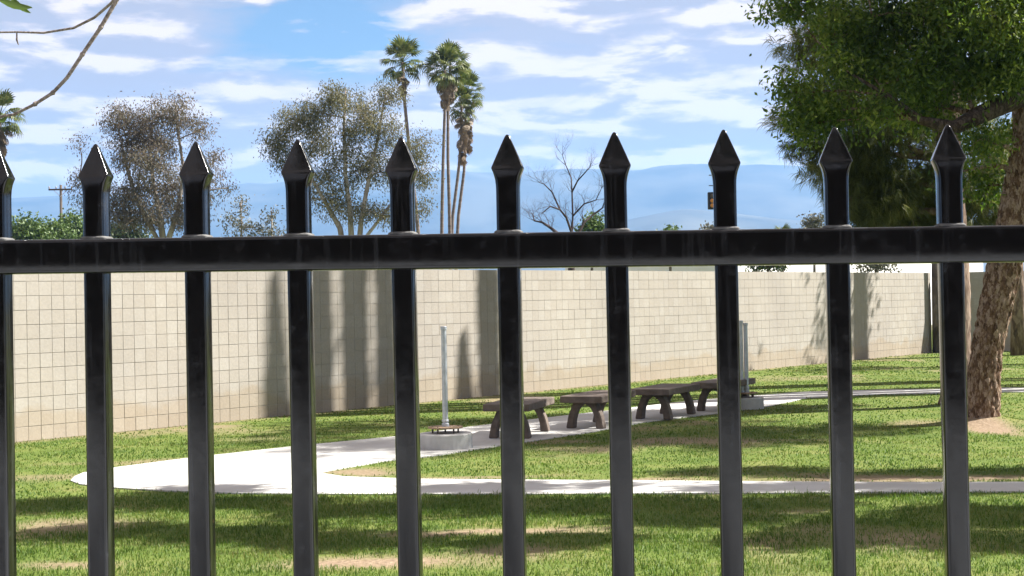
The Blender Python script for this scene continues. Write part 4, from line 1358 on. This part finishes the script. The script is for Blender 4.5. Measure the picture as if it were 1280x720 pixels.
# tall dark hedge on the far side of the pavement behind the camera (it shows in the gloss of the pickets)
hr = empty('hedge', (0, -19.5, 0), 0, 'tall dark hedge across the pavement behind the camera', 'hedge')
q = MB(); q.box(-22, 22, -20.6, -18.9, 0, 7.6); q.build('branches', M['bark_dark'], hr)
n = 34000
cen = np.stack([rng.uniform(-22.2, 22.2, n), rng.choice([-18.8, -18.7], n) + rng.normal(0, .12, n), rng.uniform(0, 7.9, n)], 1)
link('foliage', leaves_mesh('foliage', cen, np.tile([0, 1.0, 0.2], (n, 1)), .16, .1, M['leaf_hedge'], .2), hr)


# ------------------------------------------------------------------ grass
def grass_zone(y0, y1, dens, h, w, seed):
    rs = np.random.default_rng(seed)
    xm = 0.375 * y1 + .4
    n = int((2 * xm) * (y1 - y0) * dens)
    x = rs.uniform(-xm, xm, n); y = rs.uniform(y0, y1, n)
    k = np.abs(x) < 0.375 * y + .4
    x, y = x[k], y[k]
    nw = (x - WA.x) * wnorm.x + (y - WA.y) * wnorm.y
    keep = (nw > 0.02) & ~inside_poly(x + rs.normal(0, .022, len(x)), y + rs.normal(0, .03, len(y)), path_xy)
    d = dirt_at(x, y)
    keep &= rs.random(len(x)) > d * 1.05
    # thinner and thicker tufts
    tuft = vnoise(x, y, 2.6, seed + 1, 3)
    keep &= rs.random(len(x)) < 0.35 + 1.3 * tuft
    x, y, tuft = x[keep], y[keep], tuft[keep]
    n = len(x)
    z = lawn_height(x, y) - .004
    hh = h * rs.uniform(.45, 1.25, n) * (0.55 + .95 * tuft) * (1 + .8 * (rs.random(n) > .985))
    a = rs.uniform(0, 2 * math.pi, n)
    sx, sy = np.cos(a) * w / 2, np.sin(a) * w / 2
    la = rs.uniform(0, 2 * math.pi, n); lean = rs.uniform(.15, .75, n)
    lx, ly = np.cos(la) * lean * hh, np.sin(la) * lean * hh
    b0 = np.stack([x - sx, y - sy, z], 1); b1 = np.stack([x + sx, y + sy, z], 1)
    m0 = np.stack([x - sx * .8 + lx * .35, y - sy * .8 + ly * .35, z + hh * .6], 1); m1 = np.stack([x + sx * .8 + lx * .35, y + sy * .8 + ly * .35, z + hh * .6], 1)
    tt = np.stack([x + lx, y + ly, z + hh * (1 - .35 * lean)], 1)
    v = np.stack([b0, b1, m1, m0, tt], 1).reshape(-1, 3)
    i = np.arange(n) * 5
    t = np.concatenate([np.stack([i, i + 1, i + 2], 1), np.stack([i, i + 2, i + 3], 1), np.stack([i + 3, i + 2, i + 4], 1)])
    return v, t


V_, T_, off = [], [], 0
for args in ((8.8, 14.2, 2300, .038, .006, 101), (14.2, 21, 700, .030, .010, 202), (21, 33, 260, .026, .018, 303), (33, 52, 80, .03, .035, 404)):
    v, t = grass_zone(*args)
    V_.append(v); T_.append(t + off); off += len(v)
gme = np_mesh('grass', np.concatenate(V_), np.concatenate(T_), M['grass'])
tag(link('grass', gme), label='short green lawn grass in front of the block wall', cat=None, kind='stuff')
print('grass tris', len(gme.polygons))
tot = sum(len(o.data.polygons) for o in scene.objects if o.type == 'MESH')
print('polys', tot, 'objects', len(scene.objects))
